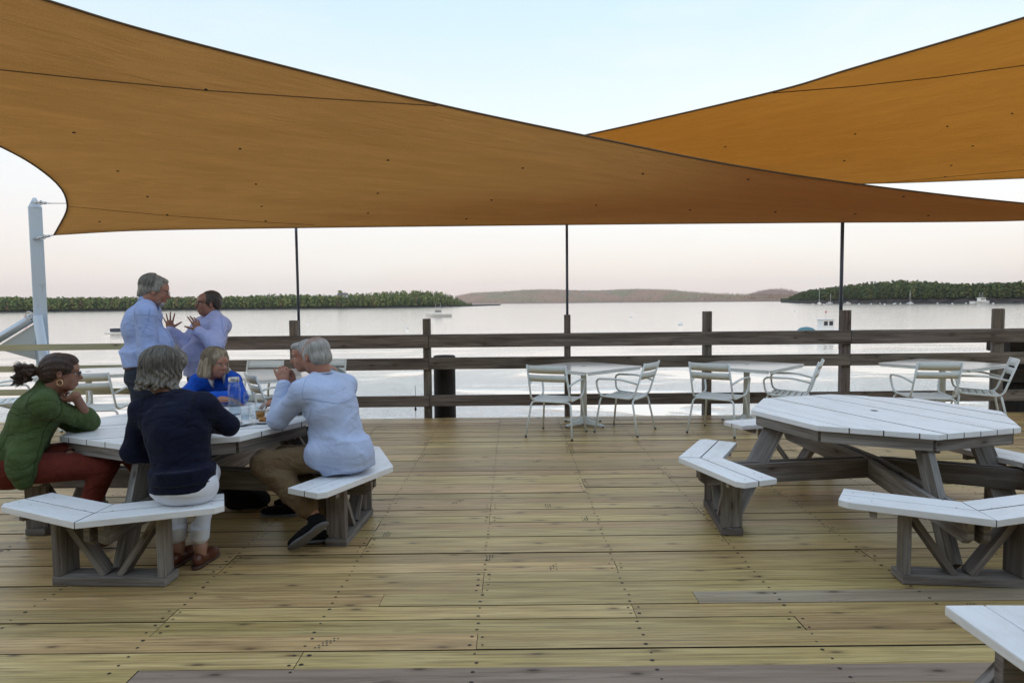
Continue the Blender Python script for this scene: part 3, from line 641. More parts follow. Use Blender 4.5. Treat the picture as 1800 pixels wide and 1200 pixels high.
M['cable'] = mat('wire_cable', (.22, .20, .19), .4, .7)[0]
def catmull(P, n):
    P = [Vector(p) for p in P]; out = []
    cum = [0.0]
    for a, b in zip(P[:-1], P[1:]): cum.append(cum[-1] + (b - a).length ** .5)
    E = [P[0] * 2 - P[1]] + P + [P[-1] * 2 - P[-2]]
    segs = len(P) - 1
    fine = []
    for i in range(segs):
        p0, p1, p2, p3 = E[i:i + 4]
        for k in range(24):
            t = k / 24; fine.append(0.5 * ((2 * p1) + (p2 - p0) * t + (2 * p0 - 5 * p1 + 4 * p2 - p3) * t * t + (3 * p1 - p0 - 3 * p2 + p3) * t ** 3))
    fine.append(P[-1]); d = [0.0]
    for a, b in zip(fine[:-1], fine[1:]): d.append(d[-1] + (b - a).length)
    for k in range(n + 1):
        s_ = d[-1] * k / n; j = min(len(d) - 2, max(0, int(np.searchsorted(d, s_)) - 1)); f = (s_ - d[j]) / max(1e-9, d[j + 1] - d[j]); out.append(fine[j].lerp(fine[j + 1], min(1, max(0, f))))
    return out
def tri_sail(name, far, near, side, n, m_, mats, parent, belly=0.0):
    """far edge: corner A to corner B; near edge: corner C to corner B; side edge: A to C.  Coons patch between them"""
    Fe, Ne, Se = catmull(far, n), catmull(near, n), catmull(side, m_)
    A, C = Fe[0], Ne[0]
    V = []; UV = []
    for i in range(n + 1):
        s_ = i / n
        for j in range(m_ + 1):
            t = j / m_; lin = Fe[i].lerp(Ne[i], t); dev = (Se[j] - A.lerp(C, t)) * (1 - s_) ** 1.6
            p = lin + dev; w_ = (Fe[i] - Ne[i]).length
            p.z -= belly * math.sin(math.pi * t) * math.sin(math.pi * min(1, s_ * 1.02)) 
            V.append(tuple(p)); UV.append((s_ * 14.0, t * 6.0))
    Fc = [(i * (m_ + 1) + j, (i + 1) * (m_ + 1) + j, (i + 1) * (m_ + 1) + j + 1, i * (m_ + 1) + j + 1) for i in range(n) for j in range(m_)]
    me = bpy.data.meshes.new('cloth'); me.from_pydata(V, [], Fc); uvl = me.uv_layers.new(name='UVMap')
    for lp in me.loops: uvl.data[lp.index].uv = UV[lp.vertex_index]
    o = link_mesh('cloth', me, mats, parent, smooth=True)
    so_ = o.modifiers.new('thick', 'SOLIDIFY'); so_.thickness = .0015
    for ed in (Fe, Ne, Se):
        q = MB(); 
        wv = []
        for k, p in enumerate(ed): wv.append(p)
        q.tube(wv, .006 if ed is Fe else .011, 6); q.build('hem', M['hem'], parent)
    bv = BVHTree.FromPolygons([Vector(v) for v in V], Fc)
    return o, bv
def on_sail(bv, px, py, off=.012):
    d = ray(px, py).normalized(); h = bv.ray_cast(Vector((0, 0, CAM_H)), d)
    if h[0] is None: return None
    return h[0] - d * off
S1 = empty('shade_sail', (0, 0, 0), 0, 'large ochre shade sail stretched across the whole deck, nearest one', 'shade sail')
yA, yB = DECK_EDGE + .22, DECK_EDGE + .1
A1 = at(95, 413, yA); B1 = at(2020, 372, yB); C1 = at(-760, -245, 4.2)
far1 = [A1, at(250, 405, yA - .02), at(520, 400.5, yA - .06), at(1000, 395, yA - .06), at(1400, 391.5, yA - .04), at(1800, 387.5, yB), B1]
def yn(px): # depth of the near edge
    return 4.2 + (yB - 4.2) * max(0, (px + 760) / 2780) ** 1.15
near1 = [C1, at(-300, -120, yn(-300)), at(80, 0, yn(80)), at(250, 52, yn(250)), at(500, 117, yn(500)), at(780, 186, yn(780)), at(1030, 239, yn(1030)), at(1280, 289, yn(1280)), at(1520, 325.5, yn(1520)), at(1800, 357.5, yn(1800)), B1]
side1 = [A1, at(104, 397, 9.15), at(116, 374, 8.9), at(118, 357, 8.6), at(110, 335, 8.3), at(90, 313, 8.0), at(52, 285, 7.5), at(0, 257, 6.9), at(-120, 200, 6.2), at(-400, 55, 5.1), C1]
o1, bv1 = tri_sail('shade_sail', far1, near1, side1, 110, 40, M['sail'], S1, 0.0)
def seam(bv, pts, parent, name='seam', r_=.006, mt='hem'):
    P = []
    for (a, b_), (c, d_) in zip(pts[:-1], pts[1:]):
        for k in range(12):
            q = on_sail(bv, a + (c - a) * k / 12, b_ + (d_ - b_) * k / 12)
            if q is not None: P.append(q)
    if len(P) > 2: q = MB(); q.tube(P, r_, 5); return q.build(name, M[mt], parent)
seam(bv1, [(-20, 121), (180, 142), (363, 159.5), (560, 173), (786, 187.5)], S1, r_=.0055, mt='seam_c')
seam(bv1, [(120, 363), (300, 379.5), (470, 391), (560, 396)], S1, r_=.0028, mt='seam_c')
def grommets(bv, pts, parent):
    for px, py in pts:
        p = on_sail(bv, px, py, .012)
        if p is None: continue
        q = MB(); q.box((0, 0, 0), (.026, .015, .010)); q.tube([(0, 0, -.005), (0, 0, .009)], .009, 8); q.build('clip', M['black'], parent, loc=p)
grommets(bv1, [(362, 158), (130, 233.5), (207, 301), (259, 346), (294, 378), (422, 262), (450, 324), (460, 363), (467, 389), (682, 282), (664, 340), (647, 375), (919, 296), (864, 352), (820, 385), (1130, 306), (1048, 361), (1315, 316), (1213, 369.5), (1363, 373), (1588, 346), (1503, 376), (1632, 379), (175, 390)], S1)
S2 = empty('shade_sail', (0, 0, 0), 0, 'second orange shade sail rising to the upper right, behind the large one', 'shade sail')
A2 = Vector((at(519, 500, DECK_EDGE + .11).x, DECK_EDGE + .2, 3.28)); B2 = at(2150, 300, 10.2); C2 = at(2500, -190, 5.0)
far2 = [A2, at(900, 326, 9.7), at(1230, 326, 9.9), at(1523, 323, 10.0), at(1800, 313.5, 10.1), B2]
near2 = [A2, at(800, 283, 9.0), at(1030, 237.5, 8.6), at(1350, 164, 7.6), at(1500, 120, 7.1), at(1800, 31.5, 6.4), C2]
# patch run from the right hand side to corner A2
side2 = [B2, at(2300, 80, 7.5), C2]
o2, bv2 = tri_sail('shade_sail', far2[::-1], near2[::-1], side2, 90, 34, M['sail2'], S2, 0.0)
seam(bv2, [(1345, 165), (1500, 152.5), (1650, 136), (1830, 111)], S2, r_=.006, mt='seam_c')
seam(bv2, [(1560, 321), (1700, 308), (1840, 295)], S2, r_=.003, mt='seam_c')
grommets(bv2, [(1275, 258.5), (1503, 236), (1665, 222.5), (1779, 200), (1710, 257), (1484, 283), (1672, 291), (1661, 311)], S2)
# hardware at the mast
def shackle(name, a, b, label):
    a, b = Vector(a), Vector(b); q = MB(); e_ = empty(name, a, 0, label, 'turnbuckle'); d = (b - a)
    q.tube([Vector((0, 0, 0)), d * .5], .016, 8); q.tube([d * .18, d * .30], .024, 8); q.build('turnbuckle_body', M['steel'], e_)
    q = MB(); q.tube([d * .45, d], .008, 6); q.tube([d * .62, d * .78], .019, 8); q.build('threaded_rod', M['steel'], e_)
    q = MB(); t = d.normalized(); o_ = Vector((0, 0, 1)); q.tube([d * .5 + t * (.03 * math.cos(k * .7)) + o_ * (.03 * math.sin(k * .7)) for k in range(10)], .007, 5); q.build('shackle', M['steel'], e_)
shackle('wire_tensioner', (mx_ + .03, MY - .09, at(66, 421, MY).z), A1, 'steel turnbuckle joining the low sail corner to the mast')
sh = at(92, 357.5, 8.7); shackle('wire_tensioner', (mx_ + .03, MY - .09, at(66, 357, MY).z), at(88, 357.5, 9.3), 'steel turnbuckle near the pointed top of the mast')
q = MB(); q.tube([at(88, 357.5, 9.3), at(117, 357.5, 9.25), at(300, 379, 9.9)], .005, 5); tag(q.build('wire_cable', M['cable']), 'thin wire running from the mast top behind the sail', 'cable')
# ================================================================== PICNIC TABLES
M['joint'] = mat('bare_joint_wood', (.11, .095, .08), .9)[0]
def clip_poly(poly, a, b, c):
    """keep a*x + b*y <= c"""
    out = []
    for i in range(len(poly)):
        p, q = poly[i], poly[(i + 1) % len(poly)]; fp, fq = a * p[0] + b * p[1] - c, a * q[0] + b * q[1] - c
        if fp <= 0: out.append(p)
        if fp * fq < 0: t = fp / (fp - fq); out.append((p[0] + (q[0] - p[0]) * t, p[1] + (q[1] - p[1]) * t))
    return out
def pol(r, a): return Vector((r * math.cos(R(a)), r * math.sin(R(a)), 0))
def picnic_table(cx, cy, rot, label, sc_top=1.0, sc_b=1.0, bench_off=None, plank_k=6, group='octagonal picnic tables'):
    T = empty('picnic_table', (cx, cy, 0), R(rot), label, 'picnic table', group)
    Rt = .90 * sc_top; ap = Rt * math.cos(R(22.5)); zt = .762
    # top planks, parallel to one edge
    pa = 22.5 + 45 * plank_k + 90; u = pol(1, pa); v = Vector((-u.y, u.x, 0)); pw = .1395; q = MB(); nb = 12; start = -nb / 2 * pw
    wt = 2 * ap / nb
    for k in range(nb):
        a0 = -ap + k * wt + .0022; a1 = a0 + wt - .0044
        poly = [tuple((u * s_ * 2 + v * t)[:2]) for s_, t in ((-1, a0), (1, a0), (1, a1), (-1, a1))]
        for j in range(8):
            n_ = pol(1, 22.5 + 45 * j); poly = clip_poly(poly, n_.x, n_.y, ap)
            if not poly: break
        if len(poly) < 3: continue
        pp = []
        for p in poly:
            if not pp or (Vector((*p, 0)) - Vector((*pp[-1], 0))).length > .003: pp.append(p)
        jn = []
        for j_ in range(len(pp)):
            e0, e1 = Vector((*pp[j_], 0)), Vector((*pp[(j_ + 1) % len(pp)], 0))
            if abs((e1 - e0).normalized().dot(u)) > .999 and abs(abs(((e0 + e1) / 2).dot(v)) - ap) > .02: jn.append(j_)
        q.prism(pp, zt - .036, zt + random.uniform(-.0015, .0015), along=u, joint=jn, jm=1)
    top = q.build('tabletop', [M['white'], M['joint']], T, bevel=.003)
    q = MB(); q.lathe([(0, zt + .0022), (.026, zt + .0022)], 14); q.build('parasol_hole', M['black'], top)
    # skirt boards under the edge
    for j in range(8):
        a, b = pol(Rt - .055, 45 * j), pol(Rt - .055, 45 * (j + 1)); q = MB()
        d = (b - a).normalized() * .004; q.beam((a + d) + Vector((0, 0, zt - .077)), (b - d) + Vector((0, 0, zt - .077)), .036, .078); q.build('skirt', M['frame_wood'], T, bevel=.003)
    # cross beams under the top
    for a in (0, 90):
        for s_ in (-1, 1):
            q = MB(); v_ = pol(1, a + 90) * (.045 * s_)
            if a == 0: q.beam(pol(-Rt + .1, a) + v_ + Vector((0, 0, zt - .09)), pol(Rt - .1, a) + v_ + Vector((0, 0, zt - .09)), .036, .1)
            else:
                q.beam(pol(.068, a) + v_ + Vector((0, 0, zt - .09)), pol(Rt - .1, a) + v_ + Vector((0, 0, zt - .09)), .036, .1); q.beam(pol(-.068, a) + v_ + Vector((0, 0, zt - .09)), pol(-Rt + .1, a) + v_ + Vector((0, 0, zt - .09)), .036, .1)
            q.build('top_bearer', M['frame_wood'], T, bevel=.003)
    ai = 1.20 * sc_b; ao = ai + .292
    for bi in range(4):
        ang = bi * 90.0; off = Vector((0, 0, 0))
        if bench_off and bench_off.get(bi): off = Matrix.Rotation(-R(rot), 3, 'Z') @ Vector((*bench_off[bi], 0))
        # lower paired beams run from the middle out to the bench
        for s_ in (-1, 1):
            v_ = pol(1, ang + 90) * (.042 * s_); e1 = pol(ao - .02, ang) + off + v_; e1.z = .335
            s0 = pol(.0 if bi % 2 else .066, ang) + v_; s0.z = .335
            if bi % 2: s0 = pol(.002, ang) + v_ + Vector((0, 0, .335))
            d = (e1 - s0).normalized(); q = MB()
            # chamfered outer end
            q.beam(s0, e1 - d * .05, .036, .142); 
            y = Vector((0, 0, 1)).cross(d).normalized(); z = Vector((0, 0, 1)); p_ = e1 - d * .05
            V = [p_ + y * a_ * .018 + z * b_ * .071 for b_ in (-1, 1) for a_ in (-1, 1)] + [e1 + y * a_ * .018 + z * b_ for b_ in (-.035, .071) for a_ in (-1, 1)]
            q.piece(V, [(0, 1, 5, 4), (3, 2, 6, 7), (0, 4, 6, 2), (1, 3, 7, 5), (4, 5, 7, 6)], (d, y, z)); q.build('floor_beam', M['frame_wood'], T, bevel=.003)
        # slanting leg held between the pair
        rt_, rb = Rt - .22, 1.235 * sc_b; q = MB(); p0 = pol(rt_, ang) + Vector((0, 0, zt - .045)); p1 = pol(rb, ang) + off + Vector((0, 0, .048))
        q.beam(p0, p1, .044, .142, up=pol(1, ang) + Vector((0, 0, .01))); q.build('leg', M['frame_wood'], T, bevel=.003)
        # bench: two boards each side of a mitred joint
        B = []
        seat = MB()
        rows_ = ((ai, ai + .143), (ai + .1485, ao))
        for sg in (-1, 1):
            nrm = pol(1, ang + sg * 22.5)
            for ri, (b0, b1) in enumerate(rows_):
                vin = pol(b0 / math.cos(R(22.5)), ang + sg * .06); vout = pol(b1 / math.cos(R(22.5)), ang + sg * .06)
                ein = pol(b0 / math.cos(R(4.5)), ang + sg * 27); eout = pol(b1 / math.cos(R(4.5)), ang + sg * 27)
                tdir = (eout - vout).normalized()
                poly = [vin, vout, eout - tdir * (.0 if ri == 0 else .05), eout - (eout - ein).normalized() * (.0 if ri == 0 else .035), ein] if ri else [vin, vout, eout, ein]
                poly = [tuple((p + off)[:2]) for p in poly]
                jn = [0, 1] if ri == 0 else [0, 4]
                if sg < 0: n_ = len(poly); poly = poly[::-1]; jn = [(n_ - 2 - j_) % n_ for j_ in jn]
                seat.prism(poly, .420, .458 + random.uniform(-.001, .001), along=tdir, joint=jn)
        # fix: orientation handled by recalculation below
        for sg in (-1, 1):
            for (r_, a_) in ((ai + .07, 3.5), (ai + .22, 3.5), (ai + .07, 20), (ai + .22, 20), (ai + .07, 24.5), (ai + .22, 24.5)):
                c_ = pol(r_, ang + sg * a_) + off + Vector((random.uniform(-.01, .01), random.uniform(-.01, .01), .4595)); seat.piece([c_ + Vector((.0042 * math.cos(t * .785), .0042 * math.sin(t * .785), 0)) for t in range(8)], [tuple(range(8))], mi=1)
        so_ = seat.build('bench_seat', [M['white'], M['nail'], M['joint']], T, bevel=.003)
        # base under the bench
        rc = 1.30 * sc_b; tv = pol(1, ang + 90); nv = pol(1, ang); lat = .335
        q = MB(); q.beam(pol(rc, ang) + off - tv * lat + Vector((0, 0, .026)), pol(rc, ang) + off + tv * lat + Vector((0, 0, .026)), .145, .048); q.build('base_board', M['frame_wood'], T, bevel=.003)
        for sg in (-1, 1):
            q = MB(); pc = pol(rc, ang) + off + tv * sg * (lat - .035); rot_ = Matrix.Rotation(R(ang + sg * 12), 3, 'Z')
            q.box(pc + Vector((0, 0, .235)), (.14, .042, .366), rot_); q.build('post', M['frame_wood'], T, bevel=.003)
            q = MB(); a_ = pol(rc, ang) + off + tv * sg * (lat - .055) + Vector((0, 0, .385)); b_ = pol(rc, ang) + off + tv * sg * .045 + Vector((0, 0, .050))
            q.beam(a_, b_, .09, .036, up=Vector((0, 0, 1))); q.build('brace', M['frame_wood'], T, bevel=.003)
            q = MB(); qd = pol(1, ang + sg * 22.5 + 90); nn = pol(1, ang + sg * 22.5)
            q.beam(pol((ai + .02), ang + sg * 20) + off + Vector((0, 0, .398)), pol((ao - .03), ang + sg * 20) + off + Vector((0, 0, .398)), .036, .04); q.build('seat_bearer', M['frame_wood'], T, bevel=.003)
    return T
TR = picnic_table(2.73, 4.90, -6, 'white topped octagonal picnic table standing empty at the right', bench_off={2: (.09, -.32), 3: (-.07, .02), 1: (-.2, -.1), 0: (-.48, -.28)}, plank_k=4)
TL = picnic_table(-2.33, 4.80, -3, 'white topped octagonal picnic table where the people sit', .945, 1.0, {0: (-.13, -.15), 3: (.07, .24), 2: (.28, -.02), 1: (0, -.12)}, plank_k=2)

T3 = empty('picnic_table', (2.36, 1.45, 0), 0, 'picnic table cut off by the lower right corner, only a white bench end showing', 'picnic table')
for k in range(2):
    q = MB(); q.prism([(-.755 + k * .150, -.9), (-.610 + k * .150, -.9), (-.610 + k * .150, .925 if k else .93), (-.755 + k * .150, .93)], .420, .460, along=(0, 1, 0)); q.build('bench_board', M['white'], T3, bevel=.006)
    q = MB(); q.prism([(.46 + k * .150, -.9), (.605 + k * .150, -.9), (.605 + k * .150, .93), (.46 + k * .150, .93)], .420, .460, along=(0, 1, 0)); q.build('bench_board', M['white'], T3, bevel=.006)
q = MB()
for k in range(5): q.prism([(-.36 + k * .145, -.92), (-.22 + k * .145, -.92), (-.22 + k * .145, .92), (-.36 + k * .145, .92)], .722, .760, along=(0, 1, 0))
q.build('tabletop', M['white'], T3, bevel=.005)
for y in (.72, -.72):
    for s_ in (-1, 1):
        q = MB(); q.beam((s_ * .28, y, .715), (s_ * .93, y, .0), .042, .14, up=(1, 0, 0)); q.build('leg', M['frame_wood'], T3, bevel=.003)
    q = MB(); q.beam((-.74, y - .045, .355), (.74, y - .045, .355), .04, .125); q.build('seat_bearer', M['frame_wood'], T3, bevel=.003)
    q = MB(); q.beam((-.35, y - .045, .665), (.35, y - .045, .665), .04, .10); q.build('top_bearer', M['frame_wood'], T3, bevel=.003)

# ================================================================== CAFE CHAIRS AND TABLES
def make_chair(label):
    e = empty('armchair', (0, 0, 0), 0, label, 'chair', 'pale metal armchairs'); W = .255; r_ = .0125
    # local +Y is the way the sitter faces
    sh = [(-W, -.20, .43), (-W + .0, .24, .45)]
    for s_ in (-1, 1):
        b_ = MB(); b_.tube(arc_pts([(s_ * W * .93, -.345, .87), (s_ * W * .96, -.20, .435), (s_ * W, .235, .455), (s_ * (W + .035), .27, .665), (s_ * (W + .03), -.05, .672), (s_ * W * .97, -.262, .62)], .075, 6), r_, 8); b_.build('side_frame', M['chair'], e)
    fw = arc_pts([(-W - .035, -.275, 0), (-W + .01, -.19, .425), (W - .01, -.19, .425), (W + .035, -.275, 0)], .06, 6)
    b_ = MB(); b_.tube(fw, r_, 8); b_.build('rear_leg_hoop', M['chair'], e)
    fw = arc_pts([(-W - .03, .285, 0), (-W + .012, .225, .432), (W - .012, .225, .432), (W + .03, .285, 0)], .06, 6)
    b_ = MB(); b_.tube(fw, r_, 8); b_.build('front_leg_hoop', M['chair'], e)
    for x, y in ((-W - .035, -.275), (W + .035, -.275), (-W - .03, .285), (W + .03, .285)):
        b_ = MB(); b_.tube([(x, y, 0), (x, y, .018)], .0145, 8); b_.build('foot_cap', M['black'], e)
    def slat(y0, z0, y1, z1, bow, name, Wd, n=10, th=.005):
        V = []; 
        for i in range(n + 1):
            t = -1 + 2 * i / n; c = bow * (1 - t * t)
            for (yy, zz) in ((y0, z0), (y1, z1)):
                V.append((Wd * t, yy - c * (1 if name == 'back_slat' else 0), zz - (c if name == 'seat_slat' else 0)))
        Fc = [(2 * i, 2 * i + 2, 2 * i + 3, 2 * i + 1) for i in range(n)]
        b2 = MB(); b2.piece(V, Fc, None, smooth=True); o = b2.build(name, M['chair'], e); s2 = o.modifiers.new('thick', 'SOLIDIFY'); s2.thickness = th; s2.offset = 0; return o
    slat(-.278, .675, -.305, .755, .035, 'back_slat', W * .97); slat(-.313, .775, -.345, .868, .035, 'back_slat', W * .95)
    for k in range(6):
        ya = -.195 + k * .073; slat(ya, .447 + .0 * k, ya + .060, .449, .016, 'seat_slat', W * .99)
    return e
def make_cafe_table(label):
    e = empty('cafe_table', (0, 0, 0), 0, label, 'table', 'white square cafe tables'); h = .535; zt = .765
    b_ = MB(); b_.box((0, 0, zt - .010), (2 * h, 2 * h, .020)); o = b_.build('tabletop', M['table_top'], e, bevel=.008)
    b_ = MB(); 
    for a in range(4):
        c, s_ = math.cos(a * math.pi / 2), math.sin(a * math.pi / 2); b_.box((c * (h - .012), s_ * (h - .012), zt - .033), ((.02 if a % 2 == 0 else 2 * h - .06), (2 * h - .06 if a % 2 == 0 else .02), .024))
    b_.build('rim', M['chair'], e, bevel=.004)
    b_ = MB(); b_.lathe([(0, zt + .0015), (.03, zt + .0015)], 14); b_.build('hole_cover', M['black'], o)
    b_ = MB(); b_.tube([(0, 0, .05), (0, 0, .60), (0, 0, zt - .03)], [.045, .038, .038], 16); b_.build('column', M['chair'], e)
    b_ = MB(); b_.box((0, 0, zt - .028), (.3, .3, .012)); b_.build('mount_plate', M['chair'], e)
    for a in range(4):
        d = Vector((math.cos(R(a * 90)), math.sin(R(a * 90)), 0)); b_ = MB(); n_ = Vector((-d.y, d.x, 0))
        V = []
        for (r0, w0, z0, z1) in ((.02, .04, .02, .13), (.10, .034, .015, .075), (.22, .03, .02, .052), (.345, .026, .016, .036)):
            for s_ in (-1, 1): V.append(d * r0 + n_ * s_ * w0 + Vector((0, 0, z0))); V.append(d * r0 + n_ * s_ * w0 * .6 + Vector((0, 0, z1)))
        Fc = []
        for i in range(3):
            a0 = i * 4; Fc += [(a0, a0 + 1, a0 + 5, a0 + 4), (a0 + 1, a0 + 3, a0 + 7, a0 + 5), (a0 + 3, a0 + 2, a0 + 6, a0 + 7), (a0 + 2, a0, a0 + 4, a0 + 6)]
        Fc.append((12, 13, 15, 14)); b_.piece(V, Fc, None); b_.build('foot_arm', M['chair'], e, bevel=.004)
        b_ = MB(); b_.tube([d * .325, d * .325 + Vector((0, 0, .018))], .016, 8); b_.build('glide', M['black'], e)
    return e
CH0 = make_chair('x'); chair_spots = [
    (.53, 7.86, -24, 'pale metal armchair left of the middle cafe table, its back turned to us'),
    (1.40, 8.05, 57, 'pale metal armchair right of the middle cafe table, turned to face left'),
    (2.52, 7.93, -38, 'pale metal armchair at the left side of the cafe table behind the empty picnic table'),
    (3.42, 8.02, 60, 'pale metal armchair right of the cafe table, partly hidden by the empty picnic table'),
    (4.96, 7.82, -8, 'pale metal armchair seen from behind at the rightmost cafe table'),
    (5.74, 8.0, 62, 'pale metal armchair cut by the right edge of the photo'),
    (-4.76, 7.55, 6, 'pale metal armchair behind the woman in green, its back to us'),
    (-6.25, 8.05, -62, 'pale metal armchair at the far left, seen from the side beside the mast'),
    (-3.28, 8.30, 178, 'pale metal armchair facing us behind the bottle on the picnic table'),
    (-2.50, 8.45, 176, 'pale metal armchair facing us behind the heads of the two seated men'),
    (-2.52, 7.15, -55, 'pale metal armchair mostly hidden by clasped hands, nearest of its table')]
for i, (x, y, a, lb) in enumerate(chair_spots):
    o = CH0 if i == 0 else copy_tree(CH0); o.location = (x, y, 0.004); o.rotation_euler = (0, 0, R(a)); o['label'] = lb
TB0 = make_cafe_table('x'); table_spots = [
    (.93, 8.50, 42, 'white square cafe table in the middle by the railing'), (3.06, 8.50, 46, 'white square cafe table behind the left end of the empty picnic table'),
    (5.55, 8.40, 32, 'white square cafe table by the railing farthest right'), (-5.50, 8.45, 20, 'white square cafe table behind the woman in green'),
    (-2.78, 7.98, 38, 'white square cafe table behind the bottle and the two seated men')]
for i, (x, y, a, lb) in enumerate(table_spots):
    o = TB0 if i == 0 else copy_tree(TB0); o.location = (x, y, 0.004); o.rotation_euler = (0, 0, R(a)); o['label'] = lb

# ================================================================== THINGS ON THE TABLE
def thin_glass(name, tint, k):
    m_ = bpy.data.materials.new(name); m_.use_nodes = True; nt = m_.node_tree; nt.nodes.remove(nt.nodes['Principled BSDF'])
    a = N(nt, 'ShaderNodeBsdfTransparent'); a.inputs[0].default_value = (*tint, 1); g = N(nt, 'ShaderNodeBsdfGlossy', Roughness=.03); f = N(nt, 'ShaderNodeLayerWeight', Blend=.25); mx = nt.nodes.new('ShaderNodeMixShader')
    nt.links.new(mathn(nt, 'MULTIPLY_ADD', mathn(nt, 'POWER', f.outputs['Facing'], 3.0), .45 * k, .05), mx.inputs[0]); nt.links.new(a.outputs[0], mx.inputs[1]); nt.links.new(g.outputs[0], mx.inputs[2]); nt.links.new(mx.outputs[0], nt.nodes['Material Output'].inputs[0]); return m_
M['glass'] = thin_glass('clear_glass', (.93, .95, .96), 1.6); M['water_in'] = thin_glass('drinking_water', (.86, .91, .95), 1.3)
m, nt, b = mat('beer', (.62, .26, .03), .1); b.inputs['Transmission Weight'].default_value = .6; M['beer'] = m
M['porcelain'] = mat('porcelain', (.74, .74, .73), .25)[0]; M['bread'] = mat('fried_food', (.42, .19, .05), .8)[0]; M['metal_lid'] = mat('brushed_lid', (.55, .55, .54), .35, .9)[0]
M['blue_cloth'] = mat('blue_napkin', (.08, .16, .42), .9)[0]
TZ = .7645
def vessel(name, prof_out, th, px, py, Y, label, cat, group=None, content=None, cmat=None, extra=None):
    p = at(px, py, Y); e = empty(name, (p.x, Y, TZ), 0, label, cat, group)
    inn = [(max(0, r_ - th), z + (th if i == 0 else 0)) for i, (r_, z) in enumerate(prof_out)][::-1]
    b_ = MB(); b_.lathe([(0, 0)] + prof_out + inn + [(0, prof_out[0][1] + th)], 24); b_.build('bowl', M['glass'], e)
    if content: b_ = MB(); b_.lathe([(0, content[0][1])] + content + [(0, content[-1][1])], 24); b_.build('drink', cmat, e)
    return e
stemless = [(.026, 0), (.036, .012), (.043, .04), (.042, .07), (.034, .115)]
vessel('wine_glass', stemless, .0022, 256, 703, 4.75, 'stemless wine glass left of the grey haired woman in navy', 'glass', 'stemless wine glasses')
vessel('wine_glass', stemless, .0022, 279, 703, 5.0, 'stemless wine glass half hidden by the grey haired woman in navy', 'glass', 'stemless wine glasses')
vessel('wine_glass', stemless, .0022, 353, 690, 5.05, 'stemless wine glass in front of the woman in blue', 'glass', 'stemless wine glasses')
e = vessel('wine_glass', [(.012, .078), (.034, .095), (.042, .125), (.040, .15), (.033, .185)], .002, 437, 690, 4.95, 'stemmed wine glass just right of the water bottle', 'glass')
b_ = MB(); b_.lathe([(0, 0), (.033, .0), (.030, .004), (.006, .01), (.0045, .03), (.0045, .07), (.012, .08), (0, .08)], 20); b_.build('stem', M['glass'], e)
vessel('tumbler', [(.028, 0), (.034, .085)], .0025, 382, 705, 4.85, 'small water tumbler left of the bottle', 'glass', content=[(.026, .004), (.0295, .05)], cmat=M['water_in'])
vessel('tumbler', [(.028, 0), (.034, .085)], .0025, 430, 710, 4.75, 'small water tumbler right of the bottle', 'glass', content=[(.026, .004), (.0285, .035)], cmat=M['water_in'])
vessel('tumbler', [(.028, 0), (.034, .085)], .0025, 446, 706, 4.85, 'small tumbler between the stemmed glass and the beer', 'glass')
vessel('beer_glass', [(.030, 0), (.031, .02), (.041, .14)], .0028, 457, 712, 4.72, 'pint glass with a little amber beer left in it', 'glass', content=[(.027, .006), (.033, .072)], cmat=M['beer'])
p = at(412, 700, 5.0); e = empty('water_bottle', (p.x, 5.0, TZ), 0, 'clear glass water bottle with metal cap on the picnic table', 'bottle')
pr = [(.042, 0), (.0455, .006), (.0455, .205), (.043, .228), (.036, .242), (.036, .255)]
b_ = MB(); b_.lathe([(0, 0)] + pr + [(r_ - .003, z + (.004 if i == len(pr) - 1 else 0)) for i, (r_, z) in enumerate(pr[::-1])] + [(0, .005)], 28); b_.build('bottle_body', M['glass'], e)
b_ = MB(); b_.lathe([(0, .006), (.0415, .006), (.0415, .12), (0, .12)], 24); b_.build('water_inside', M['water_in'], e)
b_ = MB(); b_.lathe([(0, .255), (.039, .255), (.040, .258), (.040, .285), (.038, .288), (0, .288)], 28); b_.build('cap', M['metal_lid'], e)
def plate(px, py, Y, r_, label, food=False):
    p = at(px, py, Y); e = empty('plate', (p.x, Y, TZ), 0, label, 'plate'); b_ = MB()
    b_.lathe([(0, .004), (r_ * .6, .004), (r_ * .72, .009), (r_, .018), (r_, .021), (r_ * .7, .013), (r_ * .58, .0085), (0, .0085)], 30); b_.build('dish', M['porcelain'], e); return e
e = plate(417, 726, 4.55, .105, 'white plate with a spoon rest in front of the bottle'); 
b_ = MB(); b_.lathe([(0, .012), (.03, .012), (.034, .022), (.03, .024), (0, .02)], 16); b_.build('sauce_cup', M['metal_lid'], e)
p = at(461, 722, 4.62); e = plate(463, 724, 4.62, .07, 'small plate of fried food beside the light blue shirt sleeve')
for k in range(9):
    b_ = MB(); a = random.uniform(0, 6.28); r_ = random.uniform(0, .04); rot_ = Matrix.Rotation(random.uniform(0, 3), 3, 'Z') @ Matrix.Rotation(random.uniform(-.5, .5), 3, 'X')
    b_.box((r_ * math.cos(a), r_ * math.sin(a), .018 + .008 * (k // 3)), (.035, .014, .012), rot_); b_.build('fried_piece', M['bread'], e, bevel=.003)
p = at(368, 746, 4.3); e = plate(368, 746, 4.3, .07, 'small plate behind the elbow of the woman in navy')
b_ = MB(); b_.lathe([(0, .01), (.02, .01), (.03, .02), (.022, .034), (0, .038)], 10); b_.build('bread_roll', mat('bread_crust', (.50, .33, .17), .8)[0], e)
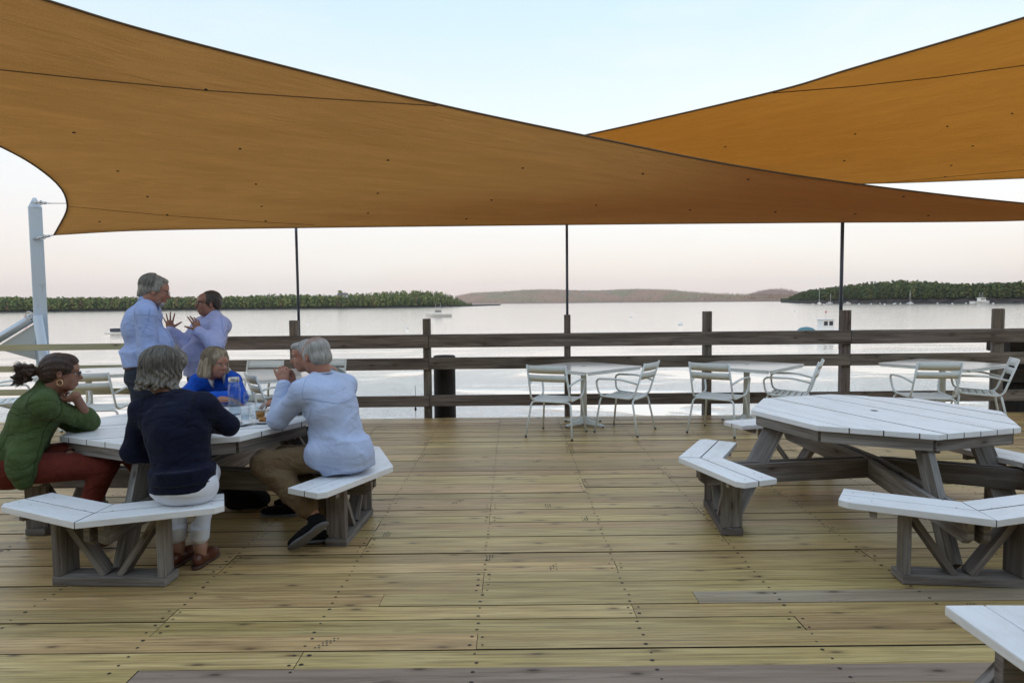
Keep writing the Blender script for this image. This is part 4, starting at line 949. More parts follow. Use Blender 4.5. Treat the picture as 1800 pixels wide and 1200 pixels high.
# ================================================================== PEOPLE: smooth bodies grown from blended volumes
def _np(v): return np.array([v[0], v[1], v[2]], dtype=np.float32)
class Vol:
    def __init__(s, vs=.005): s.p = []; s.vs = vs
    def cone(s, a, b, r1, r2, k=.02, sub=False): s.p.append(('c', _np(a), _np(b), r1, r2, k, sub)); return s
    def cut(s, a, b, r1, r2, k=.004): s.p.append(('cc', _np(a), _np(b), r1, r2, k, False)); return s      # flat ended cone
    def ell(s, c, rad, rot=None, k=.02, sub=False): s.p.append(('e', _np(c), _np(rad), np.array(rot if rot is not None else Matrix.Identity(3), dtype=np.float32), 0, k, sub)); return s
    def half(s, pt, n, k=.004): s.p.append(('h', _np(pt), _np(Vector(n).normalized()), 0, 0, k, True)); return s   # removes the side n points to
    def mesh(s, disp=None):
        lo = np.array([1e9] * 3); hi = -lo
        for t in s.p:
            if t[-1] or t[0] == 'h': continue
            if t[0] in ('c', 'cc'): r_ = max(t[3], t[4]) + t[5]; l, h = np.minimum(t[1], t[2]) - r_, np.maximum(t[1], t[2]) + r_
            else: r_ = float(max(t[2])) + t[5]; l, h = t[1] - r_, t[1] + r_
            lo = np.minimum(lo, l); hi = np.maximum(hi, h)
        lo -= s.vs * 3; hi += s.vs * 3
        n = np.ceil((hi - lo) / s.vs).astype(int) + 1
        F = np.full(tuple(n), .06, dtype=np.float32)
        ax = [lo[i] + np.arange(n[i], dtype=np.float32) * s.vs for i in range(3)]
        for t in s.p:
            k = max(t[5], 1e-4)
            if t[0] == 'h':
                X, Y, Z = np.meshgrid(*ax, indexing='ij', sparse=True)
                d = (X - t[1][0]) * t[2][0] + (Y - t[1][1]) * t[2][1] + (Z - t[1][2]) * t[2][2]
                F = np.maximum(F, d.astype(np.float32)); continue
            if t[0] in ('c', 'cc'): r_ = max(t[3], t[4]) + k + .03; l, h = np.minimum(t[1], t[2]) - r_, np.maximum(t[1], t[2]) + r_
            else: r_ = float(max(t[2])) + k + .03; l, h = t[1] - r_, t[1] + r_
            i0 = np.clip(np.floor((l - lo) / s.vs).astype(int), 0, n - 1); i1 = np.clip(np.ceil((h - lo) / s.vs).astype(int) + 1, 1, n)
            if (i1 <= i0).any(): continue
            sl = tuple(slice(a, b) for a, b in zip(i0, i1)); X, Y, Z = np.meshgrid(*[ax[i][sl[i]] for i in range(3)], indexing='ij', sparse=True)
            if t[0] == 'c':
                a, b = t[1], t[2]; ba = b - a; L2 = float(ba @ ba) + 1e-9
                tt = np.clip(((X - a[0]) * ba[0] + (Y - a[1]) * ba[1] + (Z - a[2]) * ba[2]) / L2, 0, 1)
                d = np.sqrt((X - a[0] - tt * ba[0]) ** 2 + (Y - a[1] - tt * ba[1]) ** 2 + (Z - a[2] - tt * ba[2]) ** 2) - (t[3] + (t[4] - t[3]) * tt)
            elif t[0] == 'cc':
                a, b = t[1], t[2]; ba = b - a; Ln = float(np.sqrt(ba @ ba)) + 1e-9; u = ba / Ln
                h_ = (X - a[0]) * u[0] + (Y - a[1]) * u[1] + (Z - a[2]) * u[2]; tt = np.clip(h_ / Ln, 0, 1)
                rad = np.sqrt(np.maximum(0, (X - a[0] - h_ * u[0]) ** 2 + (Y - a[1] - h_ * u[1]) ** 2 + (Z - a[2] - h_ * u[2]) ** 2)) - (t[3] + (t[4] - t[3]) * tt)
                d = np.maximum(rad, np.maximum(-h_, h_ - Ln))
            else:
                c, rd, Rm = t[1], t[2], t[3]; P = [X - c[0], Y - c[1], Z - c[2]]
                q = [(P[0] * Rm[0][i] + P[1] * Rm[1][i] + P[2] * Rm[2][i]) for i in range(3)]
                k0 = np.sqrt((q[0] / rd[0]) ** 2 + (q[1] / rd[1]) ** 2 + (q[2] / rd[2]) ** 2); k1 = np.sqrt((q[0] / rd[0] ** 2) ** 2 + (q[1] / rd[1] ** 2) ** 2 + (q[2] / rd[2] ** 2) ** 2)
                d = k0 * (k0 - 1) / (k1 + 1e-6)
            d = d.astype(np.float32); G = F[sl]
            if t[6]: # smooth subtraction
                hh = np.clip(.5 - .5 * (G + d) / k, 0, 1); F[sl] = G + (-d - G) * hh + k * hh * (1 - hh)
            else:
                hh = np.clip(.5 + .5 * (d - G) / k, 0, 1); F[sl] = d + (G - d) * hh - k * hh * (1 - hh)
        if disp is not None:
            band = np.abs(F) < .03; idx = np.argwhere(band); P = lo + idx * s.vs; F[band] += disp(P).astype(np.float32)
        # surface nets
        S = F < 0; nx, ny, nz = S.shape
        c8 = [S[i:nx - 1 + i, j:ny - 1 + j, k:nz - 1 + k] for i in (0, 1) for j in (0, 1) for k in (0, 1)]
        any_ = np.zeros_like(c8[0]); all_ = np.ones_like(c8[0])
        for c in c8: any_ |= c; all_ &= c
        cell = any_ & ~all_; idx = np.argwhere(cell); vid = np.full(cell.shape, -1, dtype=np.int64); vid[cell] = np.arange(len(idx))
        acc = np.zeros((len(idx), 3)); cnt = np.zeros(len(idx)); co = [(i, j, k) for i in (0, 1) for j in (0, 1) for k in (0, 1)]
        vals = [F[idx[:, 0] + i, idx[:, 1] + j, idx[:, 2] + k] for (i, j, k) in co]
        for a in range(8):
            for b in range(a + 1, 8):
                if sum(abs(co[a][q] - co[b][q]) for q in range(3)) != 1: continue
                va, vb = vals[a], vals[b]; m_ = (va < 0) != (vb < 0); t_ = va[m_] / (va[m_] - vb[m_])
                acc[m_] += np.array(co[a]) + t_[:, None] * (np.array(co[b]) - np.array(co[a])); cnt[m_] += 1
        V = lo + (idx + acc / np.maximum(cnt, 1)[:, None]) * s.vs
        Q = []
        for axn in range(3):
            A = [slice(None)] * 3; B = [slice(None)] * 3; A[axn] = slice(0, -1); B[axn] = slice(1, None)
            e = S[tuple(A)] != S[tuple(B)]; ei = np.argwhere(e); u_, v_ = [(1, 2), (2, 0), (0, 1)][axn]
            ok = (ei[:, u_] > 0) & (ei[:, v_] > 0) & (ei[:, u_] < cell.shape[u_]) & (ei[:, v_] < cell.shape[v_]) & (ei[:, axn] < cell.shape[axn]); ei = ei[ok]
            ins = S[tuple(ei.T)]; q = []
            for du, dv in ((0, 0), (-1, 0), (-1, -1), (0, -1)):
                c = ei.copy(); c[:, u_] += du; c[:, v_] += dv; q.append(vid[tuple(c.T)])
            q = np.stack(q, 1); q[~ins] = q[~ins][:, ::-1]; Q.append(q)
        Q = np.concatenate(Q); Q = Q[(Q >= 0).all(1)]
        return V, Q
def vnoise(P, seed=0):
    """smooth lattice noise in -1..1"""
    i = np.floor(P).astype(np.int64); f = P - i; f = f * f * (3 - 2 * f); o = 0
    for dx in (0, 1):
        for dy in (0, 1):
            for dz in (0, 1):
                h = ((i[:, 0] + dx) * 374761393 + (i[:, 1] + dy) * 668265263 + (i[:, 2] + dz) * 2147483647 + seed * 974711) & 0xffffffff
                h = ((h ^ (h >> 13)) * 1274126177) & 0xffffffff; h = ((h ^ (h >> 16)) & 0xffff) / 32767.5 - 1
                o = o + h * (f[:, 0] if dx else 1 - f[:, 0]) * (f[:, 1] if dy else 1 - f[:, 1]) * (f[:, 2] if dz else 1 - f[:, 2])
    return o
def folds(amp=.006, s=(9, 9, 16), seed=1, fine=.3):
    def f(P):
        w_ = P * np.array(s); q = w_ + .8 * vnoise(P * 5 + 3.1, seed + 7)[:, None]
        a = vnoise(q, seed); b = vnoise(q * 2.1 + 11, seed + 3)
        return -amp * (1 - np.abs(a) * 2.2) * .8 - amp * fine * b
    return f
def vol_obj(name, vol, mats, parent, disp=None, origin=None, smooth_it=1):
    V, Q = vol.mesh(disp)
    if smooth_it:   # light relaxation takes away the grid look
        n = len(V); ed = np.concatenate([Q[:, [0, 1]], Q[:, [1, 2]], Q[:, [2, 3]], Q[:, [3, 0]]])
        for _ in range(smooth_it):
            acc = np.zeros_like(V); cnt = np.zeros(n); np.add.at(acc, ed[:, 0], V[ed[:, 1]]); np.add.at(acc, ed[:, 1], V[ed[:, 0]]); np.add.at(cnt, ed[:, 0], 1); np.add.at(cnt, ed[:, 1], 1)
            V = V * .5 + acc / np.maximum(cnt, 1)[:, None] * .5
    if origin is not None: V = V - np.array(origin)
    me = bpy.data.meshes.new(name); me.vertices.add(len(V)); me.vertices.foreach_set('co', V.astype(np.float32).ravel())
    me.loops.add(len(Q) * 4); me.polygons.add(len(Q)); me.loops.foreach_set('vertex_index', Q.astype(np.int32).ravel())
    me.polygons.foreach_set('loop_start', np.arange(0, len(Q) * 4, 4, dtype=np.int32)); me.update(calc_edges=True); me.validate()
    o = link_mesh(name, me, mats, parent, smooth=True); return o

# cloth, skin and hair materials
def cloth(name, c, rough=.85, weave=420, wr=.3, c2=None, stripe=None, sheen=.04, patt=.18):
    m, nt, b = mat(name, c, rough, spec=.2); ob = obo(nt)
    f = noise(nt, ob, (1, 1, 1), 9, 5, .65, .8); g = noise(nt, ob, (1, 1, 1), weave, 2, .5)
    d = c2 or tuple(x * .72 for x in c); col = mixc(nt, rampo(nt, noise(nt, ob, (1, 1, 1), 26, 4, .6), [(.4, (0, 0, 0)), (.65, (patt * 3,) * 3)]), c, d)
    col = mixc(nt, mathn(nt, 'MULTIPLY', g, .35), col, tuple(min(1, x * 1.35) for x in c))
    if stripe:
        wv = N(nt, 'ShaderNodeTexWave', Scale=stripe[0], Distortion=2.2, wave_type='BANDS', bands_direction='X'); wv.inputs['Detail Scale'].default_value = .4; nt.links.new(ob, wv.inputs['Vector'])
        col = mixc(nt, rampo(nt, wv.outputs[0], [(.55, (0, 0, 0)), (.75, (.7, .7, .7))]), col, stripe[1])
    nt.links.new(col, b.inputs['Base Color']); b.inputs['Sheen Weight'].default_value = sheen
    cr_ = mathn(nt, 'POWER', mathn(nt, 'ABSOLUTE', mathn(nt, 'MULTIPLY_ADD', noise(nt, ob, (1, 1, 1.7), 3.6, 2, .45, 1.2), 2.0, -1.0)), .55)
    bump(nt, b, mathn(nt, 'ADD', mathn(nt, 'MULTIPLY_ADD', cr_, .9, f), mathn(nt, 'MULTIPLY', g, .05)), .030, wr * 1.25); return m
def skin(name, c, red=(.45, .16, .10)):
    m, nt, b = mat(name, c, .48, spec=.4); ob = obo(nt)
    col = mixc(nt, rampo(nt, noise(nt, ob, (1, 1, 1), 22, 4, .6), [(.4, (0, 0, 0)), (.72, (.5, .5, .5))]), c, red); nt.links.new(col, b.inputs['Base Color'])
    b.inputs['Subsurface Weight'].default_value = .12; b.inputs['Subsurface Radius'].default_value = (.02, .008, .004)
    bump(nt, b, noise(nt, ob, (1, 1, 1), 90, 4, .6), .003, .35); return m
def hairmat(name, dark, light, k=16, bias=(.38, .66)):
    m, nt, b = mat(name, dark, .42, spec=.5); ob = obo(nt); s_ = N(nt, 'ShaderNodeSeparateXYZ'); nt.links.new(ob, s_.inputs[0])
    az = mathn(nt, 'ARCTAN2', s_.outputs[0], mathn(nt, 'ADD', s_.outputs[1], .012)); rad = mathn(nt, 'SQRT', mathn(nt, 'ADD', mathn(nt, 'POWER', s_.outputs[0], 2.0), mathn(nt, 'POWER', s_.outputs[1], 2.0)))
    cb = N(nt, 'ShaderNodeCombineXYZ'); nt.links.new(mathn(nt, 'MULTIPLY', az, float(k)), cb.inputs[0]); nt.links.new(mathn(nt, 'MULTIPLY', s_.outputs[2], 16.0), cb.inputs[1]); nt.links.new(mathn(nt, 'MULTIPLY', rad, 14.0), cb.inputs[2])
    f = noise(nt, cb.outputs[0], (1, 1, 1), 1.0, 5, .7, .5); f2 = noise(nt, cb.outputs[0], (.35, .6, .6), 1.0, 3, .6, .8)
    mixf = mathn(nt, 'ADD', mathn(nt, 'MULTIPLY', f, .65), mathn(nt, 'MULTIPLY', f2, .35))
    nt.links.new(rampo(nt, mixf, [(bias[0], dark), (bias[1], light)]), b.inputs['Base Color']); bump(nt, b, f, .012, .8); return m
M['skin_a'] = skin('skin_ruddy', (.36, .18, .118), (.33, .11, .075)); M['skin_b'] = skin('skin_fair', (.42, .24, .17), (.38, .15, .105)); M['skin_c'] = skin('skin_tan', (.28, .135, .085), (.26, .09, .06))
M['eye_dark'] = mat('eye', (.03, .022, .018), .15)[0]; M['eye_white'] = mat('eye_white', (.55, .52, .48), .2)[0]; M['lips'] = mat('lips', (.30, .09, .075), .5)[0]
M['frame_dark'] = mat('glasses_frame', (.02, .017, .016), .3)[0]; M['frame_thin'] = mat('glasses_wire', (.35, .33, .30), .3, .9)[0]

BASE = Vector((0, 0, 0))
def tg(m):  # thin clear glass
    m_ = bpy.data.materials.new(m); m_.use_nodes = True; nt = m_.node_tree; nt.nodes.remove(nt.nodes['Principled BSDF'])
    a = N(nt, 'ShaderNodeBsdfTransparent'); g = N(nt, 'ShaderNodeBsdfGlossy', Roughness=.02); f = N(nt, 'ShaderNodeLayerWeight', Blend=.25); mx = nt.nodes.new('ShaderNodeMixShader')
    nt.links.new(mathn(nt, 'MULTIPLY_ADD', mathn(nt, 'POWER', f.outputs['Facing'], 3.0), .4, .06), mx.inputs[0]); nt.links.new(a.outputs[0], mx.inputs[1]); nt.links.new(g.outputs[0], mx.inputs[2]); nt.links.new(mx.outputs[0], nt.nodes['Material Output'].inputs[0]); return m_

class Frame:   # a head's own axes
    def __init__(s, c, f, up=(0, 0, 1)):
        s.c = Vector(c); s.f = Vector(f).normalized(); s.r = s.f.cross(Vector(up)).normalized(); s.u = s.r.cross(s.f)
        s.m = Matrix((s.r, s.f, s.u)).transposed()
    def __call__(s, x, y, z): return s.c + s.m @ Vector((x, y, z))
def head(vol, H, female=False, s=1.0, jowl=0.0, nose=1.0):
    P = lambda x, y, z: H(x * s, y * s, z * s); e = lambda c, r_, k=.02, sub=False, rot=None: vol.ell(P(*c), [q * s for q in r_], (H.m @ rot) if rot is not None else H.m, k, sub)
    w_ = .93 if female else 1.0
    e((0, -.018, .040), (.074, .094, .082)); e((0, .022, .0), (.066 * w_, .072, .085)); e((0, .030, -.045), (.053 * w_, .056, .060), .03)
    e((0, .050, -.090), (.030, .030, .022), .03)
    for x in (-1, 1):
        e((x * .040, .015, -.062), (.022, .042, .034), .03)
        e((x * .040 * w_, .060, -.028), (.022, .020, .024), .02)
        e((x * .030, .079, .029), (.024, .011, .008), .012)
        if jowl: e((x * .038, .030, -.085), (.026, .03, .026 + jowl * .3), .03)
    e((0, .060, .045), (.052 * w_, .032, .040), .03)
    for x in (-1, 1): e((x * .031, .096, .006), (.017, .014, .010), .012, True)
    vol.cone(P(0, .082, .016), P(0, .106 + .004 * nose, -.024), .008 * s, .0125 * s * nose, .010)
    for x in (-1, 1): vol.cone(P(x * .011, .096, -.030), P(x * .013, .090, -.032), .008 * s, .006 * s, .006)
    vol.cone(P(0, .104, -.032), P(0, .092, -.040), .006 * s, .005 * s, .008)
    e((0, .080, -.060), (.026, .018, .018), .012)
    vol.cone(P(-.018, .090, -.063), P(.018, .090, -.063), .0052 * s, .0052 * s, .004); vol.cone(P(-.014, .089, -.073), P(.014, .089, -.073), .006 * s, .006 * s, .004)
    e((0, .101, -.068), (.020, .010, .0022), .004, True)
    for x in (-1, 1):
        rot = Matrix.Rotation(x * -.35, 3, 'Z') @ Matrix.Rotation(.15, 3, 'X')
        e((x * .077, -.004, -.004), (.008, .019, .031), .008, False, rot); e((x * .087, .0, .0), (.006, .010, .018), .004, True, rot)
    vol.cone(P(0, -.030, -.045), P(0, -.040, -.105), .052 * s * w_, .052 * s * w_, .03)
def head_bits(H, par, sk, s=1.0, glasses=None, brow=None, lip=True):
    P = lambda x, y, z: H(x * s, y * s, z * s) - BASE
    for x in (-1, 1):
        q = MB(); 
        for a, r_, mt in ((.0765, .0125, 0),):
            c = P(x * .031, a, .006); q.lathe([(0, -r_ * s)] + [(r_ * s * math.sin(t), -r_ * s * math.cos(t)) for t in (.5, 1, 1.57, 2.1, 2.6)] + [(0, r_ * s)], 12, c)
        o = q.build('eye', M['eye_white'], par)
        q = MB(); c = P(x * .031, .0835, .006); q.lathe([(0, -.0065 * s), (.0045 * s, -.0045 * s), (.0065 * s, 0), (.0045 * s, .0045 * s), (0, .0065 * s)], 10, c); q.build('iris', M['eye_dark'], o)
        q = MB(); q.tube([P(x * .018, .0925, .012), P(x * .031, .0945, .015), P(x * .043, .086, .012)], .0028 * s, 5); q.build('eyelid', sk, par)
        if brow: q = MB(); q.tube([P(x * .014, .093, .026), P(x * .030, .093, .032), P(x * .048, .080, .028)], [.0026 * s, .0036 * s, .002 * s], 5); q.build('eyebrow', brow, par)
    if lip: q = MB(); q.tube([P(-.021, .0865, -.068), P(-.008, .0955, -.0635), P(0, .0955, -.065), P(.008, .0955, -.0635), P(.021, .0865, -.068)], [.002 * s, .0035 * s, .0032 * s, .0035 * s, .002 * s], 6); q.tube([P(-.016, .090, -.071), P(0, .0955, -.074), P(.016, .090, -.071)], [.002 * s, .0042 * s, .002 * s], 6); q.build('lips', M['lips'], par)
    if glasses:
        q = MB(); r_ = .0016 if glasses == 'frame_thin' else .0024
        for x in (-1, 1):
            q.tube([P(x * .031 + .022 * math.cos(a) * (1 if abs(math.cos(a)) < .9 else .97), .104 - abs(.022 * math.cos(a)) * .12, .003 + .016 * math.sin(a)) for a in np.linspace(0, 2 * math.pi, 17)], r_ * s, 5)
            q.tube([P(x * .053, .101, .008), P(x * .078, .06, .010), P(x * .082, .0, .008), P(x * .081, -.012, -.006)], r_ * s, 5)
        q.tube([P(-.009, .108, .006), P(0, .111, .009), P(.009, .108, .006)], r_ * s, 5); g = q.build('glasses', M[glasses], par)
        for x in (-1, 1):
            q = MB(); n = 16; V = [P(x * .031 + .021 * math.cos(2 * math.pi * k / n), .1035, .003 + .015 * math.sin(2 * math.pi * k / n)) for k in range(n)]; q.piece(V, [tuple(range(n))]); q.build('lens', M['lens'], g)
def hand(vol, wrist, dirv, palm_n, side=1, curl=(.5, .5, .5, .5), spread=.12, s=1.0, thumb=(.8, .5), tcurl=.3, palmk=.012):
    """wrist point, direction of the fingers, normal out of the palm; side=+1 thumb lies on the side dir x normal"""
    w_ = Vector(wrist); d = Vector(dirv).normalized(); n = Vector(palm_n); n = (n - d * n.dot(d)).normalized(); x = d.cross(n) * side
    mm = Matrix((x, d, n)).transposed()
    vol.ell(w_ + d * .052 * s, (.040 * s, .052 * s, .016 * s), mm, palmk); vol.cone(w_ - d * .01, w_ + d * .03 * s, .024 * s, .026 * s, .015)
    Ls = [(.043, .026, .022), (.047, .030, .023), (.044, .028, .022), (.034, .021, .019)]
    for i in range(4):
        off = (.030 - .0195 * i) * s; base = w_ + d * ((.088, .093, .090, .082)[i]) * s + x * off; a = spread * (1.4 - i) ; ang = curl[i]
        dd = (d * math.cos(a) + x * math.sin(a)).normalized(); p = base - d * .012 * s; r_ = (.0088, .009, .0086, .0078)[i] * s; c = 0
        for k, Lk in enumerate(Ls[i]):
            c += ang * (.75, 1.0, .7)[k]; v = (dd * math.cos(c) + n * math.sin(c)); q = p + v * Lk * s; vol.cone(p, q, r_ * (1 - .08 * k), r_ * (.93 - .08 * k), .003); p = q
    tb = w_ + d * .028 * s + x * .026 * s; v = (d * math.cos(thumb[0]) + x * math.sin(thumb[0])) * math.cos(thumb[1] * .5) + n * math.sin(thumb[1] * .5); v.normalize()
    q = tb + v * .040 * s; vol.cone(tb, q, .0135 * s, .0108 * s, .010); v2 = (v + d * tcurl + n * .15).normalized(); q2 = q + v2 * .030 * s; vol.cone(q, q2, .0103 * s, .0095 * s, .003); q3 = q2 + (v2 + d * tcurl * .5).normalized() * .022 * s; vol.cone(q2, q3, .0092 * s, .0075 * s, .003)
def strands(name, H, par, mt, cap, n=500, seed=1, width=.0016, s=1.0):
    """loose locks lying on the hair volume: thin tapered tubes. cap(rg) gives a list of local points"""
    rg = random.Random(seed); q = MB()
    for _ in range(n):
        P = cap(rg)
        if not P: continue
        k = len(P); q.tube([Vector(p) * s for p in P], [width * (1 if j < k - 1 else .3) for j in range(k)], 4, cap=False)
    o = q.build(name, mt, par); o.matrix_local = Matrix.Translation(H.c - BASE) @ H.m.to_4x4(); return o
def local_vol(name, fn, H, par, mt, vs=.004, disp=None, s=1.0):
    """hair built in the head's own axes so its texture follows the head"""
    v = Vol(vs); fn(v); o = vol_obj(name, v, mt, par, disp); o.matrix_local = Matrix.Translation(H.c - BASE) @ H.m.to_4x4() @ Matrix.Scale(s, 4); return o
def limb_chain(vol, pts, rad, k=.03):
    for a, b, r1, r2 in zip(pts[:-1], pts[1:], rad[:-1], rad[1:]): vol.cone(a, b, r1, r2, k)
def torso(vol, J, w=.17, dp=.11, belly=0.0, inf=0.0, hipw=.155, k=.05):
    ax = (J['neck'] - J['pelvis']).normalized()
    f = J['front']; f = (f - ax * f.dot(ax)).normalized(); r_ = f.cross(ax).normalized(); mm = Matrix((r_, f, ax)).transposed()
    ch, pe = J['chest'], J['pelvis']
    vol.ell(ch + f * .0, (w + inf, dp + inf, .17 + inf), mm, k); vol.ell(ch.lerp(J['neck'], .45), (w * .92 + inf, dp * .82 + inf, .10 + inf), mm, k)
    mid = ch.lerp(pe, .55); vol.ell(mid + f * belly * .6, (w * .88 + inf, dp * .95 + belly + inf, .16 + inf), mm, k)
    vol.ell(pe, (hipw + inf, .115 + inf, .12 + inf), mm, k)
    for sd in ('L', 'R'):
        vol.cone(J['neck'] + (J['sh' + sd] - J['neck']) * .25 + ax * .01, J['sh' + sd], .05 + inf, .058 + inf, k); vol.cone(ch, J['sh' + sd], .09 + inf, .055 + inf, k)
    return f, r_, ax
def shoe(name, ankle, toe_dir, par, mt, sole=None, Lf=.28, up=(0, 0, 1), w=.045, hgt=.05, low=False):
    """shoe whose heel sits under the ankle, sole perpendicular to 'up'"""
    a = Vector(ankle); d = Vector(toe_dir).normalized(); u = Vector(up); u = (u - d * u.dot(d)).normalized(); r_ = d.cross(u); mm = Matrix((r_, d, u)).transposed(); v = Vol(.005)
    h0 = a - u * .075
    v.ell(h0 - d * .02 + u * .02, (w * .82, .055, .042), mm, .03); v.ell(h0 + d * .08 + u * .012, (w * .95, .09, .036), mm, .03); v.ell(h0 + d * (Lf - .13) + u * .004, (w * 1.05, .068, .028), mm, .03)
    if not low: v.cone(h0 + u * .03, a + u * .0, .042, .043, .02)
    v.half(h0 - u * .020, -u)
    o = vol_obj(name, v, mt, par, None, BASE)
    if sole:
        v = Vol(.005); 
        v.ell(h0 - d * .02 - u * .02, (w * .92, .062, .016), mm, .02); v.ell(h0 + d * .08 - u * .022, (w * 1.0, .10, .014), mm, .02); v.ell(h0 + d * (Lf - .13) - u * .020, (w * 1.14, .076, .015), mm, .02)
        vol_obj('sole', v, sole, o, None, BASE)
    return o
M['lens'] = tg('lens_glass')

def stitch(obj, pts, r_=.0022, mt=None, name='seam', n=14, push=.001):
    """a sewn seam that follows the surface of a garment"""
    me = obj.data; bv = BVHTree.FromPolygons([v.co.copy() for v in me.vertices], [tuple(p.vertices) for p in me.polygons]); P = []
    pts = [Vector(p) - BASE for p in pts]
    for a, b in zip(pts[:-1], pts[1:]):
        for k in range(n):
            h = bv.find_nearest(a.lerp(b, k / n))
            if h[0] is not None: P.append(h[0] + h[1] * push)
    q = MB(); q.tube(P, r_, 5); return q.build(name, mt, obj)
# ------------------------------------------------------------------ the people themselves
def V3(*a): return Vector(a)
M['denim'] = cloth('dark_denim', (.030, .036, .052), .9, 500, .3); M['shirt_blue'] = cloth('pale_blue_shirt', (.36, .46, .76), .8, 700, .30, c2=(.28, .38, .68))
M['shirt_stripe'] = cloth('striped_shirt', (.44, .48, .74), .8, 700, .30, c2=(.36, .39, .64), stripe=(26, (.30, .33, .56)))
M['shirt_pale'] = cloth('pale_shirt', (.44, .51, .69), .8, 700, .30, c2=(.37, .44, .62)); M['green_knit'] = cloth('green_knit', (.070, .105, .036), .95, 160, .7, c2=(.045, .072, .022))
M['navy_knit'] = cloth('navy_knit', (.006, .0075, .022), .95, 300, .4); M['blue_knit'] = cloth('royal_blue_knit', (.010, .085, .48), .9, 260, .5, c2=(.006, .050, .32)); M['collar'] = cloth('white_collar', (.70, .70, .70), .8, 600, .3)
M['red_trousers'] = cloth('brick_red_trousers', (.155, .028, .018), .9, 500, .5, c2=(.10, .018, .012)); M['white_trousers'] = cloth('white_trousers', (.66, .68, .74), .8, 500, .08, c2=(.62, .64, .70)); M['khaki'] = cloth('khaki_trousers', (.145, .095, .048), .9, 500, .55, c2=(.10, .066, .034))
M['grey_trousers'] = cloth('grey_trousers', (.085, .070, .062), .9, 500, .5); M['grey_knit'] = cloth('grey_green_knit', (.16, .18, .16), .95, 300, .5); M['black_cloth'] = cloth('black_cloth', (.012, .012, .013), .9, 400, .4)
M['seam_pale'] = cloth('pale_seam', (.33, .40, .58)); M['seam_blue'] = cloth('blue_seam', (.26, .34, .62)); M['green_dark'] = cloth('green_trim', (.035, .055, .018))
M['belt'] = mat('leather_belt', (.07, .032, .02), .5)[0]; M['loafer'] = mat('brown_leather', (.11, .032, .016), .35)[0]; M['shoe_black'] = mat('black_shoe', (.008, .008, .009), .8, spec=.15)[0]; M['sole_grey'] = mat('rubber_sole', (.14, .14, .15), .7)[0]; M['gold'] = mat('gold_earring', (.75, .52, .28), .25, .9)[0]
M['h_brown'] = hairmat('brown_hair', (.014, .007, .004), (.085, .037, .018), 20); M['h_grey'] = hairmat('grey_hair', (.045, .040, .034), (.33, .29, .235), 18); M['h_blond'] = hairmat('ash_blond_hair', (.12, .085, .050), (.50, .40, .27), 18); M['h_white'] = hairmat('white_hair', (.22, .21, .19), (.60, .58, .54), 26); M['h_silver'] = hairmat('silver_hair', (.12, .11, .095), (.48, .45, .39), 18); M['h_dark'] = hairmat('dark_hair', (.016, .011, .009), (.075, .055, .045), 22)

m = M['h_white'].copy(); m.name = 'thinning_hair'; nt = m.node_tree; b = nt.nodes['Principled BSDF']; lk = b.inputs['Base Color'].links[0].from_socket
s_ = N(nt, 'ShaderNodeSeparateXYZ'); nt.links.new(obo(nt), s_.inputs[0]); zz = mathn(nt, 'ADD', mathn(nt, 'MULTIPLY', s_.outputs[2], 9.0), mathn(nt, 'MULTIPLY', noise(nt, obo(nt), (1, 1, 1), 60, 3), .5)); zz = mathn(nt, 'ADD', zz, mathn(nt, 'MULTIPLY', s_.outputs[1], 2.0))
nt.links.new(mixc(nt, rampo(nt, zz, [(.82, (0, 0, 0)), (.98, (.8, .8, .8))]), lk, (.36, .21, .16)), b.inputs['Base Color']); M['h_thin'] = m

def person(J, label, sk, H, female, arms, legs, rad, tw, belly=0.0, s=1.0, jowl=0.0, nose=1.0, hands=(), inf=-.014, group=None, extra=None):
    """body: ONE continuous skin surface; clothes and hair are its children"""
    global BASE
    BASE = Vector((J['pelvis'].x, J['pelvis'].y, 0)); v = Vol(.0052)
    torso(v, J, tw, tw * .62, belly, inf, tw * .9)
    v.cone(J['neck'], H(0, -.03 * s, -.07 * s), .062 * s * (.9 if female else 1), .050 * s * (.9 if female else 1), .03)
    head(v, H, female, s, jowl, nose)
    for a in arms: limb_chain(v, a, rad['arm'], .02)
    for l in legs: limb_chain(v, l, rad['leg'], .03)
    for h in hands: hand(v, **h)
    if extra: extra(v)
    o = vol_obj('person', v, sk, None, None, BASE); o.location = BASE
    tag(o, label, 'person', group); return o
def garment(name, mt, par, fn, disp=None, vs=.007, it=1):
    v = Vol(vs); fn(v); return vol_obj(name, v, mt, par, disp, BASE, it)
def sleeve(v, pts, rad, k=.03, cuff=None):
    limb_chain(v, pts, rad, k)
    if cuff: v.cut(pts[-1] - (pts[-1] - pts[-2]).normalized() * cuff[0], pts[-1], cuff[1], cuff[1], .006)
def collar(par, mt, neck, f, ax, r=.068, h=.032, name='collar', opening=.5, pts_len=.05):
    f = (f - ax * f.dot(ax)).normalized(); rt = f.cross(ax).normalized(); q = MB(); n = 22; V = []; 
    for i in range(n + 1):
        a = opening * .5 + (2 * math.pi - opening) * i / n; d = f * math.cos(a) + rt * math.sin(a); e_ = abs(i / n - .5) * 2
        ln = h * .6 + pts_len * max(0, e_ - .72) / .28
        base = neck + d * r + ax * (.012 - .03 * max(0, math.cos(a))); 
        V += [base - BASE, base + ax * h - BASE, base + d * (.016 + .01 * e_) - ax * (ln * .6) - BASE]
    Fc = []
    for i in range(n): a = i * 3; Fc += [(a, a + 3, a + 4, a + 1), (a + 1, a + 4, a + 5, a + 2)]
    q.piece(V, Fc, None, smooth=True); o = q.build(name, mt, par); m_ = o.modifiers.new('thick', 'SOLIDIFY'); m_.thickness = .0035; return o

